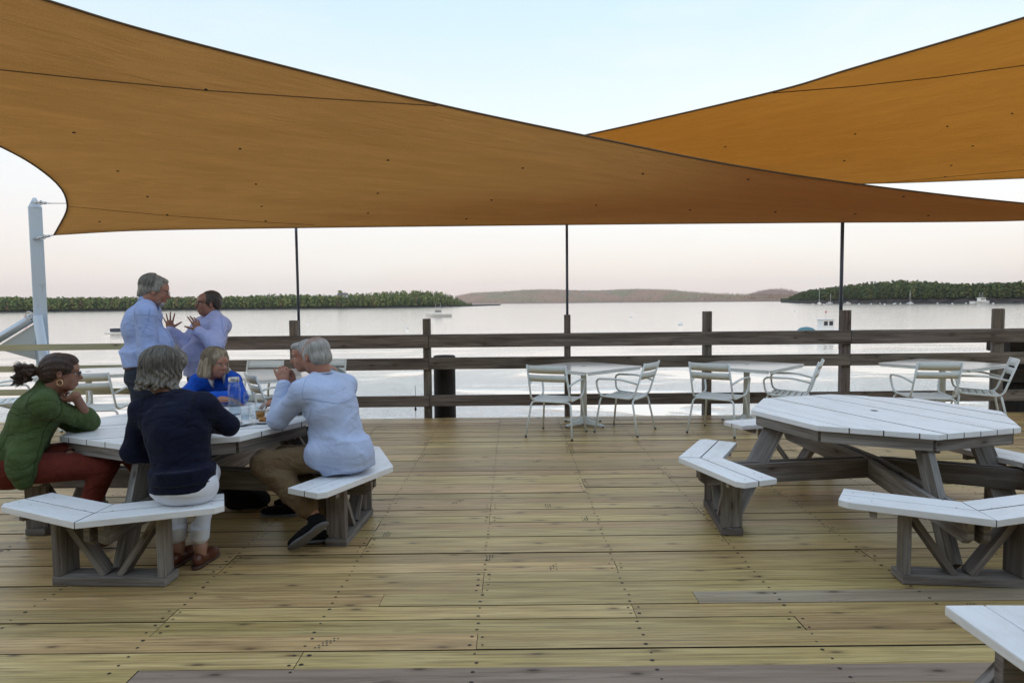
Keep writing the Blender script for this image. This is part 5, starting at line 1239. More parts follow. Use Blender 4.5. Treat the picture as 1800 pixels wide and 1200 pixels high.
# ---- P1 woman in green cardigan, elbow on the table, chin on her hand
J = dict(pelvis=V3(-3.24, 4.16, .585), chest=at(62, 735, 4.20), neck=at(84, 692, 4.20), front=V3(1, .05, -.25))
J['shR'] = at(76, 711, 4.06); J['shL'] = at(74, 708, 4.34)
H = Frame(at(108, 656, 4.21), (.86, .46, -.10), (-.08, 0, 1)); el = V3(-2.885, 4.42, .825); wr = at(133, 696, 4.19)
elL = V3(-2.98, 4.46, .76); wrL = at(124, 800, 4.20)
kR = V3(-2.68, 4.24, .565); aR = V3(-2.86, 4.22, .13); kL = V3(-2.60, 4.36, .655); aL = V3(-2.40, 4.44, .25)
P1 = person(J, 'seated woman in green cardigan and brick red trousers resting her chin on her hand', M['skin_c'], H, True, [[J['shR'], el, wr], [J['shL'], elL, wrL]], [[J['pelvis'] + V3(0, -.09, 0), kR, aR, aR + V3(.02, 0, -.04)], [J['pelvis'] + V3(0, .09, 0), kL, aL]],
            dict(arm=[.046, .038, .026], leg=[.085, .058, .034, .032]), .155, hands=[dict(wrist=wr, dirv=V3(-.55, .05, -.25), palm_n=V3(.1, .1, 1), side=1, curl=(1.3, 1.35, 1.4, 1.4), spread=.05, s=.92, thumb=(.5, .2)), dict(wrist=wrL, dirv=V3(.55, -.2, -.55), palm_n=V3(-.5, .3, -.6), side=1, curl=(.5, .55, .6, .65), spread=.1, s=.92)], s=.98, nose=1.05)
head_bits(H, P1, M['skin_c'], .98, glasses='frame_dark', brow=M['h_brown'])
def f(v):
    torso(v, J, .158, .118, .012, .012, .15)
    sleeve(v, [J['shR'], el, el.lerp(wr, .30)], [.066, .056, .050], .03, (.02, .052)); sleeve(v, [J['shL'], elL, elL.lerp(wrL, .5)], [.062, .052, .045])
    # open fronts hanging down beside the thighs
    v.cone(J['chest'] + V3(.05, -.06, 0), V3(-3.06, 4.03, .60), .09, .075, .05); v.cone(V3(-3.06, 4.03, .66), V3(-3.05, 4.02, .52), .085, .05, .04); v.cone(J['pelvis'] + V3(-.02, -.06, .06), V3(-3.30, 4.06, .52), .11, .06, .05)
    v.cone(J['neck'] + V3(-.03, 0, .0), J['neck'] + V3(-.01, 0, .045), .062, .058, .03)
g_ = garment('cardigan', M['green_knit'], P1, f, folds(.008, (7, 7, 10), 3))
stitch(g_, [J['shR'] + V3(-.03, -.02, .12), J['shR'] + V3(-.08, -.12, .0), J['shR'] + V3(-.04, -.14, -.12)], .003, M['green_dark']); stitch(g_, [J['neck'] + V3(.10, -.06, .0), J['chest'] + V3(.22, -.10, 0), V3(-2.96, 4.02, .66), V3(-2.97, 4.0, .53)], .004, M['green_dark'], 'front_edge')
def f(v):
    v.ell(J['pelvis'] + V3(.01, 0, -.02), (.175, .165, .125)); limb_chain(v, [J['pelvis'] + V3(0, -.09, 0), kR, kR.lerp(aR, .62)], [.108, .076, .060]); limb_chain(v, [J['pelvis'] + V3(0, .09, 0), kL, kL.lerp(aL, .50)], [.105, .078, .062])
    for k_, a_, t in ((kR, aR, .62), (kL, aL, .50)): v.cut(k_.lerp(a_, t - .08), k_.lerp(a_, t + .02), .066, .062)
garment('trousers', M['red_trousers'], P1, f, folds(.005, (8, 8, 8), 9))
shoe('shoe', aR + V3(0, 0, .0), V3(1, -.05, 0), P1, M['belt'], low=True); shoe('shoe', aL, V3(.9, .1, -.3), P1, M['belt'], up=V3(.3, 0, 1), low=True)
def f(v):
    v.ell((0, -.022, .046), (.083, .101, .086), None, .02); v.ell((0, -.055, .0), (.078, .072, .075), None, .02); v.ell((0, .03, .075), (.064, .06, .050), None, .02)
    for x in (-1, 1): v.ell((x * .058, .015, .035), (.024, .05, .040), None, .015)
    v.ell((0, .112, .02), (.08, .05, .062), None, .01, True); v.ell((0, .085, -.05), (.12, .075, .062), None, .01, True)
    v.ell((0, -.132, .005), (.022, .02, .022), None, .01)
local_vol('hair', f, H, P1, M['h_brown'], .004, lambda P: -.0035 * np.sin(np.arctan2(P[:, 0], P[:, 2] + .05) * 26) * .5 - .0015 * vnoise(P * 90))
def f(v):
    rg = random.Random(3)
    for _ in range(46):
        a, b = rg.uniform(-1, 1), rg.uniform(-1, 1); c = V3(a * .032, -.195 + rg.uniform(-.04, .045), -.005 + b * .048); v.cone(c, c + V3(rg.uniform(-.02, .02), rg.uniform(-.03, .01), rg.uniform(-.035, .01)), rg.uniform(.010, .018), .006, .006)
    v.cone((0, -.125, .008), (0, -.18, .005), .024, .034, .02)
local_vol('ponytail', f, H, P1, M['h_brown'], .004, lambda P: -.004 * vnoise(P * 110))
def cap(rg):
    a = rg.uniform(0, 6.28); r_ = rg.uniform(.02, .05); P = [Vector((math.cos(a) * .02, -.19 + rg.uniform(-.02, .02), math.sin(a) * .03))]
    for k in range(6): P.append(P[-1] + Vector((math.cos(a) * .006 + rg.uniform(-.007, .007), -.006 + rg.uniform(-.008, .006), math.sin(a) * .007 - .003 + rg.uniform(-.007, .007))))
    return P
strands('loose_curls', H, P1, M['h_brown'], cap, 300, 4, .0012)
q = MB(); c = H(.083, .004, -.055) - BASE; q.tube([c + V3(.019 * math.cos(a), 0, .019 * math.sin(a)) for a in np.linspace(0, 6.283, 20)], .0028, 6); q.build('hoop_earring', M['gold'], P1)
q = MB(); d = (wrL - elL).normalized(); o_ = d.orthogonal().normalized(); o2_ = d.cross(o_); q.tube([wrL - d * .02 - BASE + (o_ * math.cos(a) + o2_ * math.sin(a)) * .031 for a in np.linspace(0, 6.283, 16)], .006, 6); q.build('wrist_watch', M['shoe_black'], P1)

# ---- P2 woman in navy sweater, back to us
J = dict(pelvis=V3(-1.925, 3.76, .565), chest=V3(-1.965, 3.80, .86), neck=V3(-2.03, 3.88, 1.045), front=V3(-.10, 1, -.1))
J['shL'] = at(251, 722, 3.86); J['shR'] = at(361, 714, 3.86)
H = Frame(at(290, 650, 3.965), (.34, .93, -.12)); elL = at(232, 795, 3.86); wrL = V3(-2.12, 3.99, .67); elR = at(402, 748, 3.96); wrR = at(366, 748, 4.17)
hpL = V3(-2.0, 3.78, .55); hpR = V3(-1.84, 3.77, .55); kL = V3(-2.12, 4.14, .53); kR = V3(-1.965, 4.14, .53); aL = at(313, 958, 3.98); aR = at(352, 960, 3.96)
P2 = person(J, 'seated grey haired woman in navy sweater and white trousers, her back to us', M['skin_b'], H, True, [[J['shL'], elL, wrL], [J['shR'], elR, wrR]], [[hpL, kL, aL, aL + V3(0, 0, -.05)], [hpR, kR, aR, aR + V3(0, 0, -.05)]],
            dict(arm=[.045, .038, .026], leg=[.08, .055, .034, .034]), .155, hands=[dict(wrist=wrL, dirv=V3(.6, .6, -.1), palm_n=V3(0, 0, -1), side=1, curl=(.4, .4, .45, .5), s=.9), dict(wrist=wrR, dirv=V3(-.8, .4, -.05), palm_n=V3(0, 0, -1), side=-1, curl=(.4, .4, .45, .5), s=.9)], s=.97)
head_bits(H, P2, M['skin_b'], .97, brow=M['h_grey'])
def f(v):
    torso(v, J, .170, .118, .012, .012, .165)
    v.cut(V3(-1.93, 3.765, .66), V3(-1.925, 3.76, .535), .172, .165, .04)
    sleeve(v, [J['shL'], elL, wrL], [.066, .055, .042]); sleeve(v, [J['shR'], elR, wrR], [.066, .056, .042])
    v.cut(J['neck'] + V3(.01, -.01, -.02), J['neck'] + V3(0, .0, .022), .085, .068, .02); v.half((0, 0, .545), (0, 0, -1))
g_ = garment('sweater', M['navy_knit'], P2, f, folds(.006, (8, 8, 12), 5))
stitch(g_, [J['shL'] + V3(.03, -.02, .12), J['shL'] + V3(.03, -.14, 0), J['shL'] + V3(.04, -.12, -.14)], .0022, M['black_cloth']); stitch(g_, [J['shR'] + V3(-.03, -.02, .12), J['shR'] + V3(-.03, -.14, 0), J['shR'] + V3(-.04, -.12, -.14)], .0022, M['black_cloth'])
stitch(g_, [V3(-2.15, 3.72, .60), V3(-2.05, 3.6, .595), V3(-1.93, 3.55, .59), V3(-1.8, 3.6, .595), V3(-1.7, 3.72, .60)], .003, M['black_cloth'], 'hem')
def f(v):
    v.ell(J['pelvis'] + V3(0, .01, -.018), (.186, .142, .108), None, .03); v.cut(J['pelvis'] + V3(0, 0, -.03), J['pelvis'] + V3(0, 0, .06), .156, .154, .04)
    limb_chain(v, [hpL, kL, aL + V3(0, 0, .06)], [.10, .072, .048]); limb_chain(v, [hpR, kR, aR + V3(0, 0, .06)], [.10, .072, .048])
    for a_ in (aL, aR): v.cut(a_ + V3(0, 0, .050), a_ + V3(0, 0, .12), .049, .050, .02)

garment('trousers', M['white_trousers'], P2, f, folds(.003, (8, 8, 8), 6))
for a_ in (aL, aR): shoe('loafer', a_ + V3(0, .0, -.015), V3(.05, 1, 0), P2, M['loafer'], M['belt'], Lf=.25, low=True, w=.042)
def f(v):
    v.ell((0, -.03, .045), (.108, .118, .098), None, .02); v.ell((0, -.062, -.030), (.108, .085, .085), None, .02); v.ell((0, .045, .080), (.085, .06, .052), None, .02)
    for x in (-1, 1): v.ell((x * .082, -.015, -.025), (.030, .058, .068), None, .02)
    rg = random.Random(7)
    for k in range(26):
        a = math.pi * (1.0 + rg.uniform(-.62, .62)) ; c = Vector((math.sin(a) * .095, math.cos(a) * .10 - .035, -.085 + rg.uniform(-.015, .03))); v.cone(c, c + Vector((math.sin(a) * .022, math.cos(a) * .018, -.022)), .022, .010, .012)
    v.ell((0, .160, -.03), (.075, .070, .095), None, .02, True); v.ell((0, .055, .055), (.088, .060, .066), None, .02); v.half((0, 0, -.125), (0, 0, -1), .01)
def dsp(P):
    a = np.arctan2(P[:, 0], -P[:, 1] + .0); w_ = a * 9 + 1.6 * np.sin(P[:, 2] * 48 + vnoise(P * 14) * 2.5); return -.010 * np.abs(np.sin(w_)) + .004 - .0035 * vnoise(np.stack([a * 14 + P[:, 2] * 20, P[:, 2] * 22, P[:, 1] * 20], 1), 4)
local_vol('hair', f, H, P2, M['h_grey'], .004, dsp)
def mk_cap(R0, drop, side, ymin=-1.0, lift=.004, curl=.012, top=(0, -.03, .045), rad=(.110, .120, .100), az0=0.0, az1=6.28):
    def cap(rg):
        a = rg.uniform(az0, az1); th0 = rg.uniform(.05, 1.1); n = 9; L_ = rg.uniform(.6, 1.5); P = []; ph = rg.uniform(0, 6.28); sc_ = rg.uniform(1.0, 1.05)
        for k in range(n):
            th = th0 + L_ * k / (n - 1); aa = a + .12 * math.sin(ph + th * 6); 
            if th < 1.57: p = Vector((rad[0] * math.sin(th) * math.sin(aa), rad[1] * math.sin(th) * math.cos(aa), rad[2] * math.cos(th)))
            else: p = Vector((rad[0] * math.sin(aa) * (1 + side * (th - 1.57)), rad[1] * math.cos(aa) * (1 + side * (th - 1.57)), -rad[2] * (th - 1.57) * drop))
            P.append(Vector(top) + p * sc_ + Vector((rg.uniform(-1, 1), rg.uniform(-1, 1), rg.uniform(-1, 1))) * .0015)
        return P
    return cap
strands('hair_locks', H, P2, M['h_grey'], mk_cap(0, 1.0, .05, az0=1.1, az1=5.18), 1300, 5, .0014)

# ---- P3 woman in royal blue with white collar, facing us across the table
J = dict(pelvis=V3(-2.68, 6.02, .57), chest=V3(-2.60, 5.84, .84), neck=V3(-2.565, 5.72, 1.005), front=V3(.12, -1, -.15))
J['shR'] = at(350, 672, 5.74); J['shL'] = at(409, 671, 5.70)
H = Frame(at(380, 639, 5.60), (.90, -.44, -.14), (.03, 0, 1)); elR = V3(-2.80, 5.52, .83); elL = V3(-2.29, 5.48, .83); wrR = at(392, 700, 5.40); wrL = at(362, 701, 5.42)
wrR.z = .825; wrL.z = .835
P3 = person(J, 'seated woman with ash blond bob in royal blue sweater over a white collar', M['skin_a'], H, True, [[J['shR'], elR, wrR], [J['shL'], elL, wrL]], [[J['pelvis'] + V3(-.08, 0, -.01), V3(-2.74, 5.6, .52), V3(-2.74, 5.62, .09)], [J['pelvis'] + V3(.08, 0, -.01), V3(-2.56, 5.6, .52), V3(-2.56, 5.62, .09)]],
            dict(arm=[.045, .038, .026], leg=[.08, .055, .034]), .155, hands=[dict(wrist=wrR, dirv=V3(1, .15, -.05), palm_n=V3(0, 0, -1), side=1, curl=(.3, .35, .4, .4), s=.92), dict(wrist=wrL, dirv=V3(-1, .1, -.05), palm_n=V3(0, 0, -1), side=-1, curl=(.3, .35, .4, .4), s=.92)], s=.98)
head_bits(H, P3, M['skin_a'], .98, brow=M['h_blond'])
def f(v):
    torso(v, J, .168, .12, .015, .012, .165); sleeve(v, [J['shR'], elR, elR.lerp(wrR, .75)], [.070, .058, .046]); sleeve(v, [J['shL'], elL, elL.lerp(wrL, .75)], [.070, .058, .046])
    v.ell(J['neck'] + V3(.03, -.11, -.02), (.050, .07, .095), None, .012, True)
garment('sweater', M['blue_knit'], P3, f, folds(.008, (8, 8, 12), 8))
collar(P3, M['collar'], J['neck'] + V3(.006, -.02, .005), V3(.2, -1, 0), V3(0, -.25, 1).normalized(), .080, .034, opening=.8, pts_len=.13)
def f(v):
    v.ell(J['pelvis'], (.18, .15, .12)); limb_chain(v, [J['pelvis'] + V3(-.08, 0, -.01), V3(-2.74, 5.6, .52), V3(-2.74, 5.62, .12)], [.10, .075, .055]); limb_chain(v, [J['pelvis'] + V3(.08, 0, -.01), V3(-2.56, 5.6, .52), V3(-2.56, 5.62, .12)], [.10, .075, .055])
garment('trousers', M['denim'], P3, f, folds(.004, (8, 8, 8), 2))
for x in (-2.74, -2.56): shoe('shoe', V3(x, 5.62, .09), V3(0, -1, 0), P3, M['shoe_black'], M['sole_grey'], Lf=.25, low=True)
def f(v):
    v.ell((0, -.025, .045), (.098, .112, .095), None, .02)
    for x in (-1, 1): v.cone((x * .080, -.005, .03), (x * .094, .012, -.085), .030, .034, .02); v.cone((x * .06, -.06, .0), (x * .075, -.07, -.09), .045, .042, .02)
    v.ell((0, -.08, -.03), (.09, .055, .085), None, .02)
    v.cone((-.03, .055, .104), (.060, .055, .062), .018, .018, .015); v.cone((-.03, .055, .104), (-.068, .045, .05), .018, .018, .015)
    v.ell((0, .135, -.015), (.062, .095, .102), None, .008, True); v.ell((0, .06, -.06), (.052, .07, .08), None, .008, True)
local_vol('hair', f, H, P3, M['h_blond'], .004, lambda P: -.004 * np.abs(np.sin(np.arctan2(P[:, 0], P[:, 1]) * 15 + vnoise(P * 16) * 1.5)) + .002 - .002 * vnoise(P * 60))
strands('hair_locks', H, P3, M['h_blond'], mk_cap(0, 1.5, .02, az0=1.0, az1=5.28, rad=(.100, .114, .097), top=(0, -.025, .045)), 600, 6, .0013)

# ---- P4 man in pale blue shirt at the right, hands clasped under his chin
J = dict(pelvis=V3(-1.165, 4.43, .60), chest=V3(-1.24, 4.45, .895), neck=V3(-1.315, 4.50, 1.085), front=V3(-.86, .42, -.2))
J['shL'] = V3(-1.395, 4.335, 1.015); J['shR'] = V3(-1.20, 4.665, 1.02)
H = Frame(at(555, 626, 4.53), (-.80, .55, -.22)); elL = V3(-1.595, 4.40, .828); elR = V3(-1.46, 4.74, .828); wrL = at(499, 674, 4.47); wrR = at(514, 672, 4.58)
hpL = V3(-1.15, 4.33, .58); hpR = V3(-1.10, 4.51, .58); kL = V3(-1.66, 4.33, .545); kR = V3(-1.60, 4.55, .52); aL = V3(-1.30, 4.17, .245); aR = V3(-1.235, 4.33, .165)
P4 = person(J, 'seated man in pale blue shirt and khakis at the right, hands clasped before his face', M['skin_a'], H, False, [[J['shL'], elL, wrL], [J['shR'], elR, wrR]], [[hpL, kL, aL], [hpR, kR, aR]],
            dict(arm=[.052, .044, .031], leg=[.066, .062, .040]), .165, .02, hands=[
            dict(wrist=wrL, dirv=V3(-.10, .15, 1), palm_n=V3(-.1, 1, .1), side=1, curl=(.75, .8, .85, .9), spread=.05, thumb=(.5, .3)),
            dict(wrist=wrR, dirv=V3(-.22, -.20, 1), palm_n=V3(-.2, -1, .1), side=-1, curl=(.8, .85, .9, .9), spread=.05, thumb=(.5, .3))], s=1.03)
head_bits(H, P4, M['skin_a'], 1.03, brow=M['h_white'])
def f(v):
    torso(v, J, .185, .128, .035, .020, .172); v.cut(V3(-1.16, 4.43, .66), V3(-1.13, 4.42, .48), .172, .182, .05); v.ell(V3(-1.115, 4.41, .59), (.152, .170, .13), None, .05)
    v.cone(V3(-1.17, 4.34, .62), V3(-1.29, 4.31, .605), .124, .100, .05); v.cone(V3(-1.17, 4.50, .62), V3(-1.29, 4.50, .605), .125, .10, .05)
    sleeve(v, [J['shL'], elL, wrL - (wrL - elL) * .06], [.078, .066, .044], .03, (.055, .040)); sleeve(v, [J['shR'], elR, wrR - (wrR - elR) * .06], [.076, .064, .044], .03, (.055, .040))
    v.half(V3(-1.1, 4.4, .468), V3(.0, -.0, -1))
g_ = garment('shirt', M['shirt_pale'], P4, f, folds(.007, (5, 5, 9), 13, .15), .007)
bk = V3(.35, -.25, 0)
stitch(g_, [J['shL'] + V3(.02, -.12, -.03), J['neck'] + bk + V3(0, 0, -.09), J['shR'] + V3(.14, 0, -.03)], .0020, M['seam_pale'])
stitch(g_, [J['shL'] + V3(.03, -.02, .12), J['shL'] + V3(.03, -.14, .02), J['shL'] + V3(.06, -.14, -.10), J['shL'] + V3(.05, -.05, -.16)], .0018, M['seam_pale'])
stitch(g_, [V3(-1.36, 4.20, .57), V3(-1.22, 4.15, .50), V3(-1.05, 4.15, .485), V3(-.92, 4.28, .49), V3(-.86, 4.42, .50)], .0022, M['seam_pale'], 'hem')
ax_ = (J['neck'] - J['chest']).normalized(); collar(P4, M['shirt_pale'], J['neck'] + ax_ * .012, J['front'], ax_, .070, .030)
def f(v):
    v.ell(V3(-1.19, 4.44, .555), (.155, .155, .092), None, .03); limb_chain(v, [hpL, kL, aL + (kL - aL) * .12], [.078, .090, .066]); limb_chain(v, [hpR, kR, aR + (kR - aR) * .14], [.106, .086, .066])
    v.cut(aL + (kL - aL) * .10, aL + (kL - aL) * .3, .066, .068); v.cut(aR + (kR - aR) * .12, aR + (kR - aR) * .3, .066, .068)
garment('trousers', M['khaki'], P4, f, folds(.010, (9, 9, 9), 15, .25))
shoe('trainer', aL + V3(-.0, .0, -.01), V3(-.83, .10, -.62), P4, M['shoe_black'], M['sole_grey'], Lf=.30, up=V3(-.45, .50, .62), w=.052)
shoe('trainer', aR + V3(.03, 0, -.04), V3(-.97, .10, -.13), P4, M['shoe_black'], M['sole_grey'], Lf=.30, up=V3(-.1, .25, 1), w=.052)
def f(v):
    v.ell((0, -.026, .043), (.0785, .096, .0835), None, .02); v.ell((0, -.052, -.02), (.078, .068, .062), None, .02)
    for x in (-1, 1): v.ell((x * .070, .012, .012), (.014, .032, .040), None, .01)
    v.ell((0, .10, .0), (.12, .062, .11), None, .01, True); v.ell((0, .01, -.075), (.12, .065, .055), None, .01, True)
local_vol('hair', f, H, P4, M['h_thin'], .004, lambda P: -.0022 * vnoise(P * np.array([110, 110, 40])), 1.03)

# ---- P5 man behind him, face in profile
J = dict(pelvis=V3(-1.33, 5.04, .58), chest=V3(-1.37, 5.06, .87), neck=V3(-1.42, 5.08, 1.065), front=V3(-1, .0, -.3))
J['shL'] = at(566, 676, 4.93); J['shR'] = at(590, 665, 5.24)
H = Frame(at(537, 626, 5.11), (-.95, -.28, -.16)); elL = V3(-1.66, 4.98, .825); elR = V3(-1.66, 5.30, .825); wrL = V3(-1.86, 5.12, .825); wrR = V3(-1.88, 5.26, .83)
kL = V3(-1.60, 4.83, .60); kR = V3(-1.62, 5.10, .56); aL = V3(-1.72, 4.92, .10); aR = V3(-1.70, 5.14, .10)
P5 = person(J, 'seated man in grey sweater half hidden behind the man in the pale blue shirt', M['skin_a'], H, False, [[J['shL'], elL, wrL], [J['shR'], elR, wrR]], [[V3(-1.34, 4.95, .57), kL, aL], [V3(-1.34, 5.13, .57), kR, aR]],
            dict(arm=[.050, .042, .030], leg=[.085, .06, .04]), .175, .02, hands=[dict(wrist=wrL, dirv=V3(-1, .4, 0), palm_n=V3(0, 0, -1), side=-1, curl=(.4, .4, .4, .4)), dict(wrist=wrR, dirv=V3(-1, -.4, 0), palm_n=V3(0, 0, -1), side=1, curl=(.4, .4, .4, .4))], s=1.0)
head_bits(H, P5, M['skin_a'], 1.0, brow=M['h_white'])
def f(v): torso(v, J, .16, .115, .01, .010, .15); sleeve(v, [J['shL'], elL, wrL], [.072, .06, .045]); sleeve(v, [J['shR'], elR, wrR], [.072, .06, .045])
garment('sweater', M['grey_knit'], P5, f, folds(.007, (8, 8, 12), 18), .008)
def f(v): v.ell(J['pelvis'], (.15, .16, .115)); limb_chain(v, [V3(-1.34, 4.95, .57), kL, aL + V3(0, 0, .04)], [.105, .084, .062]); limb_chain(v, [V3(-1.34, 5.13, .57), kR, aR + V3(0, 0, .04)], [.105, .084, .062])
garment('trousers', M['grey_trousers'], P5, f, folds(.007, (8, 8, 8), 19), .008)
for a_ in (aL, aR): shoe('shoe', a_, V3(-1, .05, 0), P5, M['shoe_black'], M['sole_grey'])
def f(v):
    v.ell((0, -.026, .046), (.083, .098, .084), None, .02); v.ell((0, .05, .088), (.060, .045, .030), None, .02)
    v.ell((0, .11, .005), (.12, .062, .075), None, .01, True); v.ell((0, .02, -.07), (.12, .068, .07), None, .01, True)
local_vol('hair', f, H, P5, M['h_white'], .004, lambda P: -.003 * vnoise(P * np.array([90, 40, 90])))

# ---- P6 tall standing man in blue shirt, profile
J = dict(pelvis=V3(-3.385, 6.02, 1.03), chest=at(250, 578, 6.02), neck=at(258, 534, 6.02), front=V3(1, .05, -.05))
J['shR'] = at(256, 550, 5.84); J['shL'] = at(264, 549, 6.20)
H = Frame(at(273, 512, 6.02), (.90, .36, -.24)); elR = at(262, 622, 5.84); wrR = at(272, 662, 5.86); elL = at(275, 612, 6.22); wrL = at(292, 640, 6.1)
kR = V3(-3.36, 5.93, .54); kL = V3(-3.33, 6.12, .54); aR = V3(-3.40, 5.92, .10); aL = V3(-3.37, 6.14, .10)
P6 = person(J, 'tall standing man in pale blue shirt with swept back grey hair and short white beard', M['skin_a'], H, False, [[J['shR'], elR, wrR], [J['shL'], elL, wrL]], [[V3(-3.385, 5.94, .98), kR, aR], [V3(-3.385, 6.11, .98), kL, aL]],
            dict(arm=[.054, .044, .031], leg=[.09, .062, .042]), .185, .04, hands=[dict(wrist=wrR, dirv=V3(.3, 0, -1), palm_n=V3(.2, 1, 0), side=1, curl=(.4, .45, .5, .5)), dict(wrist=wrL, dirv=V3(.6, -.3, -1), palm_n=V3(-.2, -1, 0), side=-1, curl=(.4, .45, .5, .5))], s=1.10, nose=1.1)
head_bits(H, P6, M['skin_a'], 1.10, glasses='frame_thin', brow=M['h_white'])
def f(v):
    torso(v, J, .188, .135, .045, .020, .172); v.cut(V3(-3.385, 6.02, 1.18), V3(-3.385, 6.02, 1.065), .190, .176, .08); v.ell(V3(-3.30, 6.02, 1.26), (.155, .18, .16), None, .05)
    sleeve(v, [J['shR'], elR, wrR + V3(-.01, 0, .02)], [.086, .074, .050], .03, (.06, .044)); sleeve(v, [J['shL'], elL, wrL], [.086, .070, .048], .03, (.06, .044)); v.half(V3(0, 0, 1.06), V3(0, 0, -1))
g_ = garment('shirt', M['shirt_blue'], P6, f, folds(.010, (5, 5, 8), 23, .15), .008)
stitch(g_, [J['shR'] + V3(-.01, .02, .14), J['shR'] + V3(-.07, -.10, .02), J['shR'] + V3(-.06, -.12, -.10), J['shR'] + V3(.02, -.12, -.17), J['shR'] + V3(.08, -.10, -.08), J['shR'] + V3(.06, -.05, .05)], .0018, M['seam_blue'])
stitch(g_, [J['chest'] + V3(.3, 0, .1), J['chest'] + V3(.3, 0, -.15), J['pelvis'] + V3(.3, 0, .08)], .0028, M['seam_blue'], 'placket')
collar(P6, M['shirt_blue'], J['neck'] + V3(.018, 0, .022), V3(1, 0, 0), V3(.28, 0, 1).normalized(), .075, .034)
def f(v):
    v.cut(V3(-3.385, 6.02, .93), V3(-3.385, 6.02, 1.068), .165, .168, .03); v.ell(V3(-3.395, 6.02, .95), (.165, .175, .13), None, .03)
    limb_chain(v, [V3(-3.385, 5.94, .98), kR, aR + V3(0, 0, .0)], [.112, .082, .070]); limb_chain(v, [V3(-3.385, 6.11, .98), kL, aL], [.112, .082, .070])
garment('jeans', M['denim'], P6, f, folds(.007, (8, 8, 10), 24), .008)
def f(v): v.cut(V3(-3.385, 6.02, 1.035), V3(-3.385, 6.02, 1.072), .182, .182, .002); v.cut(V3(-3.385, 6.02, 1.02), V3(-3.385, 6.02, 1.09), .1, .1, .002)
garment('belt', M['belt'], P6, f, None, .006)
for a_ in (aR, aL): shoe('shoe', a_, V3(1, 0, 0), P6, M['shoe_black'], M['sole_grey'], Lf=.30)
def f(v):
    v.ell((0, -.028, .050), (.084, .104, .090), None, .02); v.ell((0, -.072, .01), (.070, .056, .070), None, .02); v.ell((0, .040, .096), (.052, .042, .026), None, .02)
    v.cone((0, -.10, -.035), (0, -.112, -.055), .032, .016, .02)
    for x in (-1, 1): v.ell((x * .072, -.005, .028), (.014, .045, .042), None, .01)
    v.ell((0, .115, .025), (.12, .058, .082), None, .01, True); v.ell((0, .045, -.075), (.12, .075, .075), None, .01, True)
local_vol('hair', f, H, P6, M['h_silver'], .004, lambda P: -.0045 * np.abs(np.sin((P[:, 2] * 70 + P[:, 1] * 18) + vnoise(P * 22) * 1.6)) + .002 - .002 * vnoise(P * 70), 1.10)
strands('hair_locks', H, P6, M['h_silver'], mk_cap(0, .35, .0, az0=1.5, az1=4.78, rad=(.088, .108, .094), top=(0, -.026, .050)), 500, 9, .0013, 1.10)
def f(v):
    v.ell((0, .060, -.088), (.037, .034, .030), None, .015)
    for x in (-1, 1): v.ell((x * .048, .030, -.066), (.013, .034, .028), None, .015)
    v.cone((-.022, .094, -.054), (.022, .094, -.054), .008, .008, .01); v.ell((0, .092, -.064), (.016, .014, .004), None, .004, True); v.half((0, 0, -.034), (0, .3, 1), .01)
local_vol('beard', f, H, P6, M['h_white'], .004, lambda P: -.0025 * vnoise(P * 120), 1.10)

# ---- P7 standing man in striped shirt, gesturing with both hands
J = dict(pelvis=at(360, 655, 6.60), chest=at(368, 592, 6.60), neck=at(375, 557, 6.58), front=V3(-.90, -.42, 0))
J['shL'] = at(388, 572, 6.40); J['shR'] = at(356, 571, 6.76)
H = Frame(at(366, 534, 6.55), (-.76, -.65, .06)); elL = at(378, 606, 6.22); wrL = at(349, 583, 6.26); elR = at(326, 604, 6.66); wrR = at(300, 580, 6.58)
pz = J['pelvis']; kL = V3(pz.x - .02, 6.52, .50); kR = V3(pz.x - .02, 6.70, .50); aL = V3(pz.x, 6.52, .09); aR = V3(pz.x + .02, 6.72, .09)
P7 = person(J, 'standing dark haired man in striped shirt and glasses gesturing with both hands raised', M['skin_c'], H, False, [[J['shL'], elL, wrL], [J['shR'], elR, wrR]], [[pz + V3(0, -.08, -.03), kL, aL], [pz + V3(0, .08, -.03), kR, aR]],
            dict(arm=[.052, .043, .030], leg=[.088, .06, .04]), .18, .05, hands=[
            dict(wrist=wrL, dirv=V3(-.30, .1, .95), palm_n=V3(-.75, .62, -.1), side=1, curl=(.12, .28, .38, .42), spread=.18, s=1.0, thumb=(1.05, .2), tcurl=.05),
            dict(wrist=wrR, dirv=V3(-.10, -.05, 1), palm_n=V3(-.2, .98, 0), side=-1, curl=(.12, .12, .18, .25), spread=.24, s=1.0, thumb=(1.15, .1), tcurl=.05)], s=1.04, jowl=.02)
head_bits(H, P7, M['skin_c'], 1.04, glasses='frame_dark', brow=M['h_dark'])
def f(v):
    torso(v, J, .19, .140, .055, .020, .175); v.cut(pz + V3(0, 0, .12), pz + V3(-.01, 0, -.02), .185, .180, .05)
    sleeve(v, [J['shL'], elL, wrL], [.084, .074, .050], .03, (.065, .045)); sleeve(v, [J['shR'], elR, wrR], [.082, .070, .048], .03, (.065, .045))
g_ = garment('shirt', M['shirt_stripe'], P7, f, folds(.010, (6, 6, 8), 33, .15), .008)
stitch(g_, [J['neck'] + V3(-.2, -.15, -.1), J['chest'] + V3(-.3, -.15, -.05), J['pelvis'] + V3(-.3, -.15, .05)], .0030, M['seam_blue'], 'placket')
stitch(g_, [J['shL'] + V3(.0, .0, .14), J['shL'] + V3(.06, -.1, .02), J['shL'] + V3(.06, -.12, -.12)], .0025, M['seam_blue'])
collar(P7, M['shirt_stripe'], J['neck'] + V3(-.01, -.005, .018), J['front'], V3(-.15, 0, 1).normalized(), .074, .032)
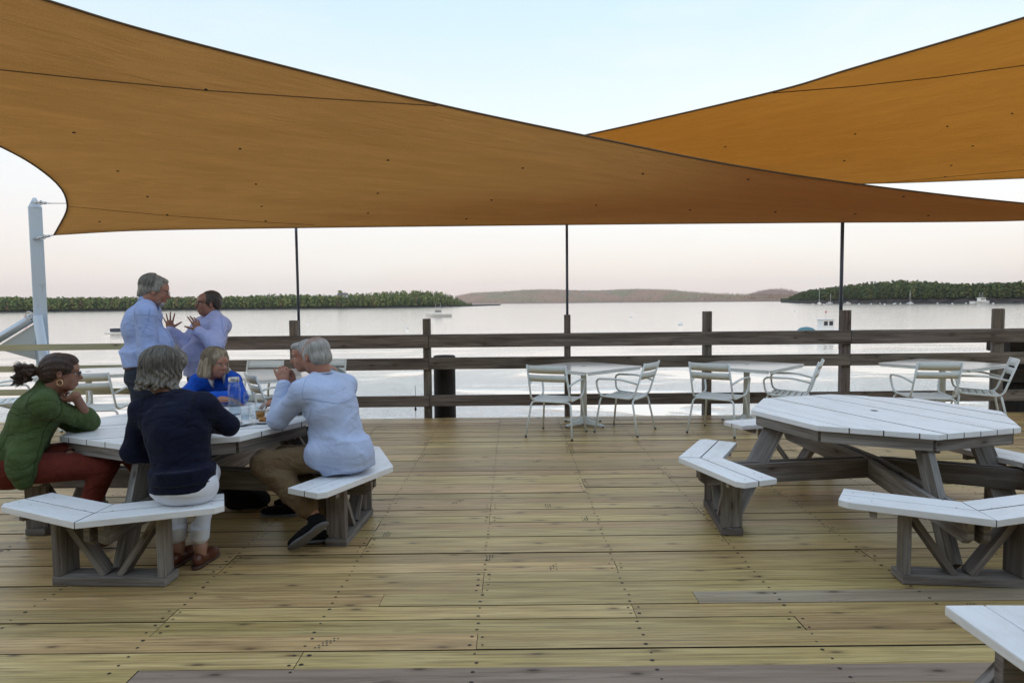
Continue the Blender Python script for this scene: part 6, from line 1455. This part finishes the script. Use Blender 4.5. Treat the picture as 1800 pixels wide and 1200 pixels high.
def f(v): v.ell(pz + V3(0, 0, -.06), (.165, .165, .13)); limb_chain(v, [pz + V3(0, -.08, -.05), kL, aL], [.108, .078, .066]); limb_chain(v, [pz + V3(0, .08, -.05), kR, aR], [.108, .078, .066])
garment('trousers', M['black_cloth'], P7, f, folds(.006, (8, 8, 10), 34), .008)
for a_ in (aR, aL): shoe('shoe', a_, V3(-1, -.2, 0), P7, M['shoe_black'], M['sole_grey'], Lf=.29)
def f(v):
    v.ell((0, -.028, .048), (.080, .098, .084), None, .02); v.ell((0, -.06, .0), (.076, .062, .066), None, .02)
    for x in (-1, 1): v.ell((x * .072, .008, .020), (.011, .034, .036), None, .01)
    v.ell((0, .105, .03), (.12, .058, .085), None, .012, True); v.ell((0, .03, -.075), (.12, .072, .065), None, .01, True)
local_vol('hair', f, H, P7, M['h_dark'], .004, lambda P: -.003 * vnoise(P * np.array([100, 50, 60])), 1.04)

# ---- black bag lying under the table
bp = atz(432, 893, 0); BASE = Vector((bp.x, bp.y, 0)); v = Vol(.006)
v.ell(BASE + V3(-.05, 0, .085), (.155, .10, .085), None, .04); v.ell(BASE + V3(.08, .02, .07), (.10, .09, .07), None, .04); v.ell(BASE + V3(-.12, 0, .13), (.06, .08, .06), None, .04); v.half((0, 0, .0), (0, 0, -1))
BG = vol_obj('shoulder_bag', v, M['black_cloth'], None, folds(.012, (11, 11, 11), 40), BASE); BG.location = BASE; tag(BG, 'slumped black bag on the deck under the occupied picnic table', 'bag')
q = MB(); q.tube([V3(-.15, -.04, .10), V3(-.12, -.07, .20), V3(.0, -.08, .21), V3(.12, -.06, .12), V3(.2, -.05, .02)], .008, 6); q.build('strap', M['shoe_black'], BG)
# ---- white napkin beside her arms
q = MB(); p = at(372, 701, 5.15); q.piece([V3(-.04, 0, 0), V3(.05, -.02, 0), V3(.03, .03, .045), V3(-.02, .04, .05), V3(.0, .0, .03)], [(0, 1, 4), (1, 2, 4), (2, 3, 4), (3, 0, 4)]); o = q.build('napkin', M['collar'], loc=(p.x, 5.15, TZ)); tag(o, 'crumpled white napkin before the woman in royal blue', 'napkin'); so_ = o.modifiers.new('thick', 'SOLIDIFY'); so_.thickness = .003
